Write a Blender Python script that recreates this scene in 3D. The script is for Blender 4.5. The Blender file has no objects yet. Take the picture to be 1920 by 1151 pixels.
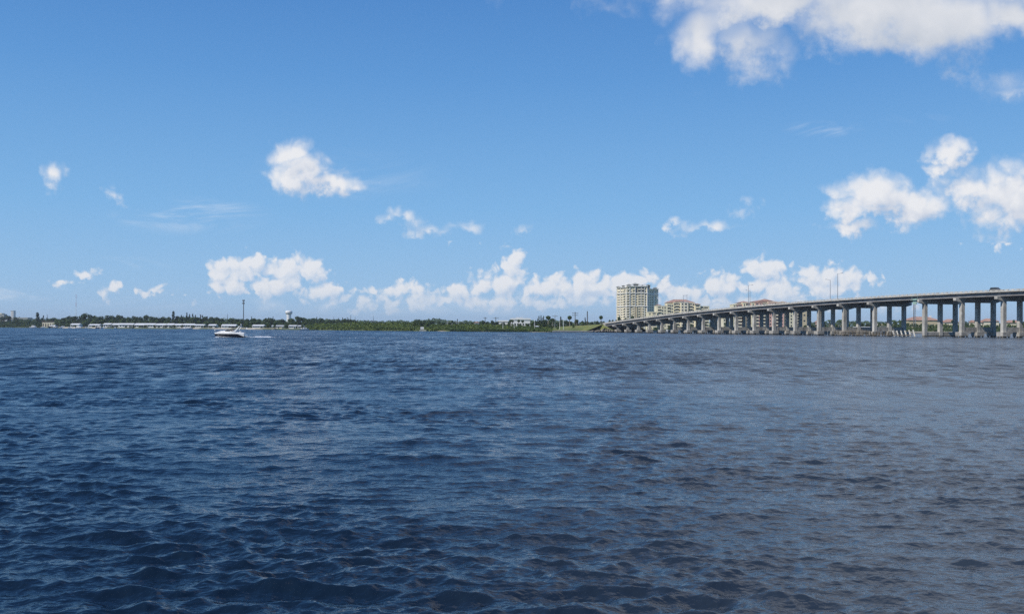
import bpy, bmesh, math, random
import numpy as np
from mathutils import Vector, Matrix

random.seed(7); rng = np.random.default_rng(11)
scene = bpy.context.scene
COL = scene.collection
R = math.radians

# ------------------------------------------------------------------ camera
H = 2.7                      # eye height above the water, metres
F = 1800.0                   # focal length in photograph pixels (1920 wide)
TH = 0.004                   # slight roll of the hand-held camera
CX, CY0 = 960.0, 614.0
cam_data = bpy.data.cameras.new('camera')
cam = bpy.data.objects.new('camera', cam_data); COL.objects.link(cam)
cam_data.sensor_width = 36.0
cam_data.lens = 36.0 * F / 1920.0
cam_data.shift_y = (CY0 - 575.5) / 1920.0
cam_data.clip_start = 0.1; cam_data.clip_end = 30000
cam.matrix_world = Matrix.Translation((0, 0, H)) @ Matrix.Rotation(R(90), 4, 'X') @ Matrix.Rotation(TH, 4, 'Z')
scene.camera = cam
scene.view_settings.view_transform = 'Standard'
scene.view_settings.look = 'None'
scene.view_settings.exposure = 0.0
scene.view_settings.gamma = 1.0
scene.render.engine = 'CYCLES'
scene.cycles.max_bounces = 5
scene.cycles.diffuse_bounces = 2
scene.cycles.glossy_bounces = 3
scene.cycles.transmission_bounces = 2
scene.cycles.volume_bounces = 0
scene.cycles.caustics_reflective = False
scene.cycles.caustics_refractive = False
scene.cycles.use_denoising = False

def ray(px, py):
    xc = (px - CX) / F; yc = (CY0 - py) / F
    c, s = math.cos(TH), math.sin(TH)
    return xc * c - yc * s, xc * s + yc * c          # dx/dY, dz/dY
def P(px, py, Y):
    dx, dz = ray(px, py)
    return dx * Y, H + dz * Y
def hor(px): return CY0 + TH * (px - CX)
def ZY(px, py, Y): return P(px, py, Y)[1]
def XY(px, Y): return P(px, hor(px), Y)[0]

# ------------------------------------------------------------------ sun and sky
SUN_EL = R(42)
sun_h = Vector((-0.79, -0.61, 0)).normalized()
to_sun = Vector((sun_h.x * math.cos(SUN_EL), sun_h.y * math.cos(SUN_EL), math.sin(SUN_EL)))
sd = bpy.data.lights.new('sun', 'SUN'); sd.energy = 3.6; sd.angle = R(0.55); sd.color = (1.0, 0.95, 0.87)
sun = bpy.data.objects.new('sun', sd); COL.objects.link(sun)
sun.rotation_euler = to_sun.to_track_quat('Z', 'Y').to_euler()

world = bpy.data.worlds.new('World'); scene.world = world; world.use_nodes = True
SKY_STRENGTH = 0.1

class NT:
    """small helper for wiring node trees"""
    def __init__(s, tree): s.t = tree; s.n = tree.nodes; s.l = tree.links
    def put(s, sock, v):
        if v is None: return
        if isinstance(v, bpy.types.NodeSocket): s.l.new(v, sock)
        elif isinstance(v, (int, float)) and hasattr(sock.default_value, '__len__'):
            sock.default_value = tuple([v] * len(sock.default_value))
        else: sock.default_value = v
    def m(s, op, a, b=None, c=None, clamp=False):
        n = s.n.new('ShaderNodeMath'); n.operation = op; n.use_clamp = clamp
        for i, v in enumerate((a, b, c)): s.put(n.inputs[i], v)
        return n.outputs[0]
    def v(s, op, a, b=None, c=None):
        n = s.n.new('ShaderNodeVectorMath'); n.operation = op
        for i, v in enumerate((a, b, c)): s.put(n.inputs[i], v)
        return n.outputs['Value'] if op in ('LENGTH', 'DOT_PRODUCT', 'DISTANCE') else n.outputs[0]
    def sep(s, a):
        n = s.n.new('ShaderNodeSeparateXYZ'); s.l.new(a, n.inputs[0]); return n.outputs
    def comb(s, x, y, z=0.0):
        n = s.n.new('ShaderNodeCombineXYZ')
        for i, v in enumerate((x, y, z)): s.put(n.inputs[i], v)
        return n.outputs[0]
    def noise(s, vec, scale, detail=4, rough=0.5, dist=0.0, kind='FBM', lac=2.0, dim='3D'):
        n = s.n.new('ShaderNodeTexNoise'); n.noise_type = kind; n.noise_dimensions = dim
        s.put(n.inputs['Vector'], vec); n.inputs['Scale'].default_value = scale
        n.inputs['Detail'].default_value = detail; n.inputs['Roughness'].default_value = rough
        n.inputs['Distortion'].default_value = dist; n.inputs['Lacunarity'].default_value = lac
        return n.outputs[0]
    def sstep(s, x, a, b, lo=0.0, hi=1.0):
        n = s.n.new('ShaderNodeMapRange'); n.interpolation_type = 'SMOOTHSTEP'
        s.put(n.inputs[0], x)
        for i, v in zip((1, 2, 3, 4), (a, b, lo, hi)): s.put(n.inputs[i], v)
        return n.outputs[0]
    def mixc(s, f, a, b, mode='MIX'):
        n = s.n.new('ShaderNodeMix'); n.data_type = 'RGBA'; n.blend_type = mode
        s.put(n.inputs[0], f)
        for i, v in ((6, a), (7, b)):
            if isinstance(v, tuple) and len(v) == 3: v = (*v, 1)
            s.put(n.inputs[i], v)
        return n.outputs[2]

# clouds: (px, py, rx, ry, weight) in directions seen from the shore
CLOUDS = [
 (438,512,46,34,1),(478,488,18,20,.9),(430,538,42,16,.9),(545,515,52,34,1),(590,505,28,24,.9),(605,545,34,20,.8),(510,530,44,22,.9),
 (162,516,22,14,.7),(115,535,28,9,.8),(210,541,22,13,.8),(285,545,40,7,.5),
 (700,556,44,14,.85),(765,545,36,18,.95),(855,546,30,18,.85),(940,535,58,30,1),(962,500,24,34,.9),(1010,545,60,24,.95),
 (1045,530,30,16,.9),(1098,532,42,26,1),(1120,555,60,22,.85),(1190,532,66,22,1),(1280,552,50,20,.9),(1345,538,36,26,.95),
 (1435,506,42,26,1),(1450,545,66,24,.9),(1540,532,56,32,1),(1600,526,46,20,.85),(900,566,330,14,.55),(1330,568,330,14,.55),
 (546,294,36,34,1.0),(570,322,52,38,1.1),(608,346,70,24,1.0),(545,335,44,22,.85),(104,322,20,26,.62),(207,362,18,14,.36),
 (743,408,34,15,.52),(860,433,36,14,.52),(805,427,50,8,.28),(1268,418,20,10,.6),(1335,426,54,12,.5),(1388,379,20,12,.32),
 (1640,368,82,46,1.25),(1700,385,80,34,1.15),(1600,390,60,28,1),(1665,398,72,20,1.1),(1600,427,58,15,1.0),(1785,284,46,26,1),(1762,315,24,14,.8),(1820,355,70,40,.95),
 (1895,375,90,70,1.1),(986,430,18,8,.25),
 (1312,55,56,60,.95),(1400,85,70,52,.8),(1450,5,170,46,1.1),(1640,22,200,84,1.35),(1750,42,175,88,1.35),(1900,28,90,50,1.0),(1912,158,24,7,.2),
 (1750,-260,760,300,1.3),(2350,-60,420,320,1.2),(1500,-900,900,420,1.0),(2300,-900,900,600,1.2),  # clouds mostly out of view, added so the right-hand water reflects brighter
]
def uv(px, py): return (px - CX) / F, (hor(px) - py) / F

def density_group(name, lo, hi):
    """cloud density over the strip of sky whose elevation slope lies between lo and hi"""
    g = bpy.data.node_groups.new(name, 'ShaderNodeTree')
    g.interface.new_socket('P', in_out='INPUT', socket_type='NodeSocketVector')
    g.interface.new_socket('D', in_out='OUTPUT', socket_type='NodeSocketFloat')
    k = NT(g); gi = k.n.new('NodeGroupInput'); go = k.n.new('NodeGroupOutput')
    p = gi.outputs[0]
    S = {'cloud_low': 37.0, 'cloud_mid': 28.0, 'cloud_high': 13.0}[name]
    n1 = k.noise(p, S, 6, 0.60, dim='2D')
    vo = k.n.new('ShaderNodeTexVoronoi'); vo.feature = 'SMOOTH_F1'; vo.voronoi_dimensions = '2D'; vo.inputs['Smoothness'].default_value = 0.3
    n2 = k.noise(k.v('ADD', p, (5.3, 2.1, 0)), S, 2, 0.6, dim='2D')
    am = 0.7 / S
    wq = k.v('MULTIPLY_ADD', k.comb(n1, n2, 0.0), (am, am, 0), p)
    k.put(vo.inputs['Vector'], wq); vo.inputs['Scale'].default_value = S * 1.9
    vo.inputs['Detail'].default_value = 1.5; vo.inputs['Roughness'].default_value = 0.55
    wam = 0.9 / S
    pw = k.v('MULTIPLY_ADD', k.v('SUBTRACT', k.comb(n2, n1, 0.0), (0.5, 0.5, 0)), (wam, wam, 0), p)
    fld = None
    for (px, py, rx, ry, w) in CLOUDS:
        cx, cy = uv(px, py); rx, ry = rx * 1.15 / F, ry * 1.2 / F
        if cy + ry * 1.7 < lo or cy - ry * 1.7 > hi: continue
        a = k.v('MULTIPLY_ADD', pw, (1 / rx, 1 / ry, 0), (-cx / rx, -cy / ry, 0))
        d = k.v('LENGTH', a)
        f = k.m('MULTIPLY_ADD', d, -w, w)
        fld = f if fld is None else k.m('MAXIMUM', fld, f)
    fld = k.m('MAXIMUM', fld, -1.0)
    A_, B_ = {'cloud_low': (1.15, .75), 'cloud_mid': (1.0, .42), 'cloud_high': (1.35, .30)}[name]
    det = k.m('MULTIPLY_ADD', n1, A_, -0.36 * A_)
    bil = k.m('MULTIPLY_ADD', vo.outputs['Distance'], -B_, 0.55 * B_)
    D = k.m('ADD', k.m('ADD', fld, det), bil)
    k.l.new(D, go.inputs[0])
    return g

def build_world():
    w = NT(world.node_tree); w.n.clear()
    out = w.n.new('ShaderNodeOutputWorld')
    sky = w.n.new('ShaderNodeTexSky'); sky.sky_type = 'NISHITA'; sky.sun_disc = False
    sky.sun_elevation = SUN_EL
    sky.sun_rotation = math.atan2(sun_h.x, sun_h.y)
    sky.altitude = 0; sky.air_density = 1.0; sky.dust_density = 0.3; sky.ozone_density = 2.0
    tc = w.n.new('ShaderNodeTexCoord')
    X, Y, Z = w.sep(tc.outputs['Generated'])
    ys = w.m('MAXIMUM', Y, 0.02)
    u = w.m('DIVIDE', X, ys); v = w.m('DIVIDE', Z, ys)
    front = w.sstep(Y, 0.05, 0.3)
    pv = w.comb(u, v, 0.0)
    # humid summer air: the sky texture shifted towards the photograph's clear blue
    cr = w.n.new('ShaderNodeValToRGB'); el = cr.color_ramp.elements
    for i, (ps, c) in enumerate(((0.0, (3.7,5.7,8.1)), (0.045, (2.95,5.3,8.2)), (0.12, (2.05,4.6,8.0)), (0.25, (1.10,3.2,6.9)), (0.34, (0.72,2.42,6.0)), (0.55, (0.5,1.7,4.8)), (1.0, (0.35,1.2,3.6)))):
        if i > 1: el.new(ps)
        el[i].position = ps; el[i].color = (c[0] / 10, c[1] / 10, c[2] / 10, 1)
    w.l.new(w.m('MAXIMUM', Z, 0.0), cr.inputs[0])
    rc = w.mixc(1.0, cr.outputs[0], (10, 10, 10), 'MULTIPLY')
    base = w.mixc(SKY_MIX, sky.outputs[0], rc)
    # high thin cirrus, drawn out along the wind
    yr = w.m('MULTIPLY_ADD', u, -0.12, v)
    cn = w.noise(w.comb(w.m('MULTIPLY', u, 8.0), w.m('MULTIPLY', yr, 34.0), 3.0), 1.0, 4, 0.66, 0.6, dim='2D')
    cf = None
    for (px, py, rx, ry, a) in ((350,405,180,42,1.0),(1545,243,90,20,.9),(250,494,190,16,.6),(1720,222,80,12,.4),
                                (60,550,300,24,.6),(640,330,220,60,.3),(900,575,900,22,.7)):
        cx, cy = uv(px, py)
        d = w.v('LENGTH', w.v('MULTIPLY_ADD', pv, (F / rx, F / ry, 0), (-cx * F / rx, -cy * F / ry, 0)))
        f = w.m('MULTIPLY', w.sstep(d, 0.1, 1.0, 1.0, 0.0), a)
        cf = f if cf is None else w.m('MAXIMUM', cf, f)
    ci = w.m('MULTIPLY', w.sstep(cn, 0.42, 0.80), w.m('MULTIPLY', cf, w.m('MULTIPLY', front, 0.85)))
    c1 = w.mixc(ci, base, (7.4, 8.1, 9.1))
    def strip(name, lo, hi, edge, eps, amt, under, shade, alpha):
        g = density_group(name, lo, hi)
        def dens(vec):
            n = w.n.new('ShaderNodeGroup'); n.node_tree = g; w.put(n.inputs[0], vec); return n.outputs[0]
        D0 = dens(pv); D1 = dens(w.v('ADD', pv, (-0.62 * eps, 0.78 * eps, 0)))
        grad = w.m('SUBTRACT', D0, D1)
        al = w.sstep(D0, 0.0, edge)
        al = w.m('MULTIPLY', al, w.m('MULTIPLY', w.sstep(v, 0.0, 0.045, 0.15, 1.0), front))
        al = w.m('MULTIPLY', al, alpha)
        lit = w.m('MULTIPLY_ADD', grad, amt, 0.62)
        lit = w.m('SUBTRACT', lit, w.m('MULTIPLY', w.sstep(D0, 0.35, 1.3), under), clamp=True)
        cc = w.mixc(lit, shade, (8.9, 8.85, 8.95))
        bg = w.n.new('ShaderNodeBackground'); bg.inputs[1].default_value = SKY_STRENGTH
        w.l.new(w.mixc(al, c1, cc), bg.inputs[0]); return bg.outputs[0]
    A = strip('cloud_low', -0.1, 0.09, 0.52, 0.0085, 1.05, 0.06, (5.9, 6.8, 8.2), 0.86)
    B = strip('cloud_mid', 0.09, 0.215, 0.85, 0.020, 0.85, 0.14, (5.5, 6.1, 7.3), 0.93)
    C = strip('cloud_high', 0.215, 5.0, 1.15, 0.040, 0.50, 0.36, (5.2, 5.7, 6.5), 0.95)
    def mix(at, a, b):
        n = w.n.new('ShaderNodeMixShader'); w.put(n.inputs[0], w.m('GREATER_THAN', v, at)); w.l.new(a, n.inputs[1]); w.l.new(b, n.inputs[2]); return n.outputs[0]
    sh = mix(0.215, mix(0.09, A, B), C)
    w.l.new(sh, out.inputs[0])
    world.cycles.sampling_method = 'MANUAL'; world.cycles.sample_map_resolution = 256
SKY_MIX = 0.92
build_world()

# ------------------------------------------------------------------ materials
MATS = {}
def mat(name, col, rough=0.8, var=0.15, vscale=1.0, metal=0.0, spec=0.3, rnd=0.0, bump=0.0, col2=None, trans=0.0, stain=False):
    if name in MATS: return MATS[name]
    m = bpy.data.materials.new(name); m.use_nodes = True; k = NT(m.node_tree)
    b = k.n['Principled BSDF']
    tc = k.n.new('ShaderNodeTexCoord')
    nz = k.noise(tc.outputs['Object'], vscale, 5, 0.6)
    c2 = col2 or tuple(min(1, c * (1 - var)) for c in col)
    c1 = col if col2 else tuple(min(1, c * (1 + var * .6)) for c in col)
    c = k.mixc(k.sstep(nz, 0.32, 0.68), c2, c1)
    if rnd:
        oi = k.n.new('ShaderNodeObjectInfo')
        f = k.m('MULTIPLY_ADD', oi.outputs['Random'], rnd * 2, 1 - rnd)
        c = k.mixc(1.0, c, k.comb(f, f, f), 'MULTIPLY')
    if stain:      # rust and drain streaks running down, and a dark tide mark at the water
        st = k.noise(k.v('MULTIPLY', k.n.new('ShaderNodeNewGeometry').outputs['Position'], (1.1, 1.1, 0.10)), 1.0, 5, 0.65)
        c = k.mixc(k.m('MULTIPLY', k.sstep(st, 0.50, 0.72), 0.55), c, (0.17, 0.14, 0.11))
        gz = k.sep(k.n.new('ShaderNodeNewGeometry').outputs['Position'])[2]
        c = k.mixc(k.m('MULTIPLY', k.sstep(k.m('ADD', gz, k.m('MULTIPLY', st, 0.9)), 0.75, 1.15, 1.0, 0.0), 0.75), c, (0.07, 0.065, 0.045))
    k.put(b.inputs['Base Color'], c)
    b.inputs['Roughness'].default_value = rough; b.inputs['Metallic'].default_value = metal
    b.inputs['Specular IOR Level'].default_value = spec
    if bump:
        bp = k.n.new('ShaderNodeBump'); bp.inputs['Strength'].default_value = bump; bp.inputs['Distance'].default_value = 0.1
        k.l.new(nz, bp.inputs['Height']); k.l.new(bp.outputs[0], b.inputs['Normal'])
    if trans:
        t = k.n.new('ShaderNodeBsdfTranslucent'); k.put(t.inputs[0], c)
        mx = k.n.new('ShaderNodeMixShader'); mx.inputs[0].default_value = trans
        k.l.new(b.outputs[0], mx.inputs[1]); k.l.new(t.outputs[0], mx.inputs[2])
        k.l.new(mx.outputs[0], k.n['Material Output'].inputs[0])
    MATS[name] = m; return m
M_leaf = mat('leaf_dark', (0.075, 0.115, 0.040), 0.7, vscale=0.35, rnd=0.25, col2=(0.035, 0.062, 0.028), trans=0.2)
M_leaf2 = mat('leaf_mid', (0.12, 0.17, 0.05), 0.7, vscale=0.35, rnd=0.25, col2=(0.055, 0.09, 0.030), trans=0.2)
M_needle = mat('needle_green', (0.055, 0.085, 0.045), 0.7, vscale=0.5, rnd=0.2, col2=(0.03, 0.05, 0.03), trans=0.1)
M_mang = mat('mangrove_leaf', (0.17, 0.22, 0.045), 0.65, vscale=0.09, col2=(0.065, 0.11, 0.025), trans=0.25)
M_mang2 = mat('mangrove_leaf_dark', (0.06, 0.10, 0.03), 0.65, vscale=0.09, col2=(0.03, 0.06, 0.02), trans=0.2)
M_palm = mat('palm_frond', (0.09, 0.14, 0.04), 0.6, vscale=0.8, col2=(0.05, 0.08, 0.03), trans=0.15)
M_bark = mat('bark', (0.16, 0.13, 0.10), 0.9, vscale=1.5)
M_palmbark = mat('palm_bark', (0.30, 0.26, 0.21), 0.9, vscale=2)
M_grass = mat('grass', (0.22, 0.22, 0.07), 0.9, vscale=0.12, col2=(0.13, 0.17, 0.045))
M_land = mat('land_soil', (0.13, 0.15, 0.06), 0.95, vscale=0.02, col2=(0.09, 0.11, 0.05))
M_sand = mat('sand', (0.52, 0.45, 0.34), 0.95, vscale=0.4)
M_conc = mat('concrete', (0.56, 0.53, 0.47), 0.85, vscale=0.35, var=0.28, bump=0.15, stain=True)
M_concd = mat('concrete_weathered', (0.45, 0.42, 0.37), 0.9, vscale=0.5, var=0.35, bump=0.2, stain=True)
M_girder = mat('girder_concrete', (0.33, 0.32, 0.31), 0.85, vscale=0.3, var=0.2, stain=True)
M_rail = mat('rail_concrete', (0.60, 0.57, 0.51), 0.8, vscale=0.6, var=0.2)
M_asph = mat('asphalt', (0.06, 0.06, 0.06), 0.9, vscale=1.0)
M_cream = mat('cream_stucco', (0.86, 0.76, 0.52), 0.85, vscale=0.1, var=0.08)
M_creamw = mat('pale_stucco', (0.88, 0.79, 0.59), 0.85, vscale=0.1, var=0.08)
M_tan = mat('tan_stucco', (0.60, 0.50, 0.33), 0.85, vscale=0.1, var=0.08)
M_yel = mat('yellow_stucco', (0.80, 0.73, 0.52), 0.85, vscale=0.1, var=0.08)
M_pink = mat('pink_stucco', (0.74, 0.45, 0.37), 0.85, vscale=0.1, var=0.08)
M_white = mat('white_paint', (0.80, 0.79, 0.76), 0.6, vscale=0.3, var=0.08)
M_glass = mat('window_glass', (0.065, 0.07, 0.07), 0.2, vscale=0.2, var=0.3, spec=0.6)
M_redroof = mat('clay_tile_roof', (0.46, 0.28, 0.21), 0.85, vscale=0.4, var=0.25)
M_greyroof = mat('grey_roof', (0.33, 0.34, 0.31), 0.8, vscale=0.3)
M_brownroof = mat('brown_roof', (0.16, 0.12, 0.09), 0.9, vscale=0.3)
M_whiteroof = mat('white_roof', (0.82, 0.82, 0.80), 0.5, vscale=0.2, var=0.06)
M_steel = mat('galvanised_steel', (0.32, 0.33, 0.34), 0.5, vscale=1.0, metal=0.3)
M_dsteel = mat('dark_steel', (0.12, 0.13, 0.14), 0.6, vscale=1.0)
M_wood = mat('weathered_timber', (0.24, 0.20, 0.15), 0.95, vscale=1.2, var=0.35, bump=0.3)
M_woodd = mat('creosoted_timber', (0.10, 0.085, 0.06), 0.95, vscale=1.2, var=0.4)
M_pile = mat('bleached_pile', (0.60, 0.57, 0.50), 0.9, vscale=1.2, var=0.2)
M_gel = mat('boat_gelcoat', (0.82, 0.81, 0.78), 0.25, vscale=0.5, var=0.04, spec=0.5)
M_navy = mat('boat_navy_stripe', (0.012, 0.014, 0.022), 0.25, vscale=0.5, var=0.1, spec=0.5)
M_canvas = mat('dark_canvas', (0.02, 0.022, 0.03), 0.9, vscale=2)
M_skin = mat('skin', (0.50, 0.30, 0.21), 0.6, vscale=3)
M_shirt = mat('shirt_cloth', (0.10, 0.12, 0.20), 0.9, vscale=3)
M_foam = mat('foam_white', (0.85, 0.87, 0.88), 0.6, vscale=3, var=0.1)
M_red = mat('red_paint', (0.55, 0.06, 0.04), 0.6, vscale=1)
M_green = mat('pale_green_paint', (0.35, 0.50, 0.42), 0.6, vscale=1)
M_car = mat('dark_car_paint', (0.03, 0.035, 0.05), 0.25, vscale=1, spec=0.6)
M_rubber = mat('rubber', (0.02, 0.02, 0.02), 0.9, vscale=1)
M_rock = mat('riprap_rock', (0.27, 0.24, 0.21), 0.95, vscale=0.6, var=0.4)

# ------------------------------------------------------------------ mesh helpers
class MB:
    def __init__(s): s.v = []; s.f = []
    def add(s, vs, fs):
        b = len(s.v); s.v += [tuple(p) for p in vs]; s.f += [tuple(i + b for i in q) for q in fs]
    def box(s, x0, x1, y0, y1, z0, z1):
        s.add([(x0,y0,z0),(x1,y0,z0),(x1,y1,z0),(x0,y1,z0),(x0,y0,z1),(x1,y0,z1),(x1,y1,z1),(x0,y1,z1)],
              [(0,3,2,1),(4,5,6,7),(0,1,5,4),(1,2,6,5),(2,3,7,6),(3,0,4,7)])
    def hexa(s, pts):           # 8 points: bottom ring then top ring, counter-clockwise from above
        s.add(pts, [(0,3,2,1),(4,5,6,7),(0,1,5,4),(1,2,6,5),(2,3,7,6),(3,0,4,7)])
    def tube(s, a, b, r0, r1=None, n=8):
        r1 = r0 if r1 is None else r1
        a, b = Vector(a), Vector(b); d = (b - a).normalized()
        u = d.orthogonal().normalized(); w = d.cross(u)
        vs = []
        for c, r in ((a, r0), (b, r1)):
            for i in range(n):
                t = 2 * math.pi * i / n
                vs.append(c + u * (r * math.cos(t)) + w * (r * math.sin(t)))
        fs = [(i, (i + 1) % n, n + (i + 1) % n, n + i) for i in range(n)] + [tuple(range(n - 1, -1, -1)), tuple(range(n, 2 * n))]
        s.add(vs, fs)
    def lathe(s, prof, n=20, c=(0, 0)):
        vs = []; fs = []
        for r, z in prof:
            for i in range(n):
                t = 2 * math.pi * i / n; vs.append((c[0] + r * math.cos(t), c[1] + r * math.sin(t), z))
        for j in range(len(prof) - 1):
            for i in range(n): fs.append((j*n+i, j*n+(i+1)%n, (j+1)*n+(i+1)%n, (j+1)*n+i))
        fs.append(tuple(range(n-1,-1,-1))); fs.append(tuple(range((len(prof)-1)*n, len(prof)*n)))
        s.add(vs, fs)
    def hip(s, x0, x1, y0, y1, z0, h, ridge=0.35):
        w, d = x1 - x0, y1 - y0; ym = (y0 + y1) / 2; xm = (x0+x1)/2
        if w >= d: i = min(d / 2, w/2 - .05); a, b = (x0 + i, ym, z0 + h), (x1 - i, ym, z0 + h)
        else: i = d / 2 - .05; a, b = (xm-.05, ym, z0 + h), (xm+.05, ym, z0 + h)
        s.add([(x0,y0,z0),(x1,y0,z0),(x1,y1,z0),(x0,y1,z0),a,b], [(0,3,2,1),(0,1,5,4),(1,2,5),(2,3,4,5),(3,0,4)])
    def gable(s, x0, x1, y0, y1, z0, h):
        ym = (y0 + y1) / 2
        s.add([(x0,y0,z0),(x1,y0,z0),(x1,y1,z0),(x0,y1,z0),(x0,ym,z0+h),(x1,ym,z0+h)],
              [(0,3,2,1),(0,1,5,4),(1,2,5),(2,3,4,5),(3,0,4)])
    def build(s, name, m, parent=None, smooth=False):
        me = bpy.data.meshes.new(name); me.from_pydata(s.v, [], s.f); me.materials.append(m)
        if smooth: me.polygons.foreach_set('use_smooth', [True] * len(me.polygons))
        me.update()
        o = bpy.data.objects.new(name, me); COL.objects.link(o)
        if parent is not None: o.parent = parent
        return o
def tag(o, label=None, cat=None, group=None, kind=None):
    if label: o['label'] = label
    if cat: o['category'] = cat
    if group: o['group'] = group
    if kind: o['kind'] = kind
    return o
def empty(name, loc, rz=0.0, label=None, cat=None, group=None):
    o = bpy.data.objects.new(name, None); COL.objects.link(o); o.location = loc; o.rotation_euler = (0, 0, rz)
    o.empty_display_size = 1
    return tag(o, label, cat, group)
KIDS = {}
def copy_tree(o, parent=None):
    c = o.copy(); COL.objects.link(c); c.parent = parent
    for ch in list(o.children): copy_tree(ch, c)
    return c
ORD = ['first','second','third','fourth','fifth','sixth','seventh','eighth','ninth','tenth','eleventh','twelfth','thirteenth','fourteenth',
       'fifteenth','sixteenth','seventeenth','eighteenth','nineteenth','twentieth','twenty-first','twenty-second','twenty-third','twenty-fourth',
       'twenty-fifth','twenty-sixth','twenty-seventh','twenty-eighth','twenty-ninth','thirtieth']
# ------------------------------------------------------------------ water
def build_water():
    # rows get coarser with distance from the shore; real waves displace the sheet
    ys = [5.0]
    while ys[-1] < 260: ys.append(ys[-1] + max(0.032, ys[-1] ** 2 / 4860 * 0.62))
    while ys[-1] < 9000: ys.append(ys[-1] * 1.10)
    ys = np.array(ys); n = 1150
    t = np.linspace(-1, 1, n)
    X = t[None, :] * (0.66 * ys[:, None] + 2.0)
    Y = np.repeat(ys[:, None], n, 1)
    Z = np.zeros_like(X)
    dy = np.gradient(ys)[:, None] * np.ones_like(X); dx = (0.66 * ys[:, None] + 2) * 2 / n * np.ones_like(X)
    DX = np.zeros_like(X); DY = np.zeros_like(X)
    # slow patchiness (gusts)
    def lownoise(sx, sy, k=9, seed=3):
        r = np.random.default_rng(seed); o = np.zeros_like(X)
        for _ in range(k):
            a = r.uniform(0, 6.283); o += np.cos(X * sx * r.normal() + Y * sy * r.normal() + a)
        return o / math.sqrt(k / 2)
    gust = 1 + 0.35 * np.clip(lownoise(0.5, 0.35), -1.6, 1.8)
    # the water nearer the bridge is more sheltered, so its chop is lower
    side = np.clip((X / (Y + 3) + 0.05) / 0.45, 0, 1)
    calm = 0.90 - 0.42 * side
    spec = []
    for i in range(140):
        lam = 0.12 * (1.35 / 0.12) ** rng.random()
        ang = rng.normal(0.10, 0.50)
        if rng.random() < 0.22: ang = rng.uniform(-1.4, 1.4)
        spec.append((lam, ang))
    for lam, ang in spec:
        k = 2 * math.pi / lam
        sl = 0.031 * (0.65 if lam > .8 else 1.0)
        A = sl / k * rng.uniform(0.6, 1.4) * 1.15
        kx, ky = k * math.sin(ang), k * math.cos(ang)
        cell = np.maximum(np.abs(ky) * dy, np.abs(kx) * dx) / (2 * math.pi)       # waves per cell
        att = np.clip(1.6 - cell * 4.5, 0, 1)
        ph = kx * X + ky * Y + rng.uniform(0, 6.283)
        g = gust * calm
        Z += A * att * g * np.cos(ph)
        DX -= A * att * math.sin(ang) * np.sin(ph) * 0.6; DY -= A * att * math.cos(ang) * np.sin(ph) * 0.6
    # steeper groups that run through in patches
    for lam, ang, sl in ((2.1, .22, .028), (2.9, -.16, .032), (4.2, .06, .036), (2.5, .5, .020), (5.8, -.2, .032), (8.5, .1, .03)):
        k = 2 * math.pi / lam; kx, ky = k * math.sin(ang), k * math.cos(ang)
        env = np.clip(0.35 + 0.9 * lownoise(0.16, 0.11, 7, int(lam * 10)), 0, 1.8)
        cell = np.maximum(np.abs(ky) * dy, np.abs(kx) * dx) / (2 * math.pi)
        Z += 0.8 * calm * sl / k * env * np.clip(1.6 - cell * 4.5, 0, 1) * np.cos(kx * X + ky * Y + rng.uniform(0, 6))
    # longer swell groups
    for lam, ang, A in ((7, 0.05, .010), (13, -0.25, .018), (21, .3, .03), (34, -.1, .04)):
        k = 2 * math.pi / lam; kx, ky = k * math.sin(ang), k * math.cos(ang)
        cell = np.maximum(np.abs(ky) * dy, np.abs(kx) * dx) / (2 * math.pi)
        Z += A * np.clip(1.6 - cell * 4.5, 0, 1) * np.cos(kx * X + ky * Y + rng.uniform(0, 6))
    edge = np.clip((1 - np.abs(t[None, :])) * 30, 0, 1)
    V = np.stack([X + DX, Y + DY, Z * edge], -1).reshape(-1, 3)
    m, nn = len(ys), n
    idx = np.arange(m * nn).reshape(m, nn)
    q = np.stack([idx[:-1, :-1], idx[:-1, 1:], idx[1:, 1:], idx[1:, :-1]], -1).reshape(-1, 4)
    # calm outer sheets left, right and behind the modelled waves
    me = bpy.data.meshes.new('water')
    outer = []
    for sgn in (-1, 1):
        for j in range(0, m - 1, 4):
            j2 = min(j + 4, m - 1)
            a = (sgn * (0.66 * ys[j] + 2), ys[j]); b = (sgn * (0.66 * ys[j2] + 2), ys[j2])
            c = (sgn * 9000, ys[j2]); d = (sgn * 9000, ys[j])
            outer.append([a, b, c, d] if sgn < 0 else [d, c, b, a][::1])
    outer.append([(-9000, -9000), (9000, -9000), (9000, 5.0), (-9000, 5.0)])
    ov = np.array([(x, y, 0.0) for qd in outer for x, y in qd]); 
    base = len(V); allv = np.concatenate([V, ov]); oq = (np.arange(len(outer) * 4).reshape(-1, 4) + base)
    # make every outer face look up
    for i, qd in enumerate(outer):
        area = sum(qd[k][0] * qd[(k + 1) % 4][1] - qd[(k + 1) % 4][0] * qd[k][1] for k in range(4))
        if area < 0: oq[i] = oq[i][::-1]
    Q = np.concatenate([q, oq]).astype(np.int32)
    me.vertices.add(len(allv)); me.vertices.foreach_set('co', allv.astype(np.float32).ravel())
    me.loops.add(Q.size); me.loops.foreach_set('vertex_index', Q.ravel())
    me.polygons.add(len(Q)); me.polygons.foreach_set('loop_start', np.arange(0, Q.size, 4, dtype=np.int32))
    me.polygons.foreach_set('loop_total', np.full(len(Q), 4, np.int32)) if False else None
    me.polygons.foreach_set('use_smooth', np.ones(len(Q), bool))
    me.update(calc_edges=True); me.validate()
    mt = bpy.data.materials.new('river_water'); mt.use_nodes = True; k = NT(mt.node_tree)
    b = k.n['Principled BSDF']
    geo = k.n.new('ShaderNodeNewGeometry'); pos = geo.outputs['Position']
    px, py, _ = k.sep(pos)
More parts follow.
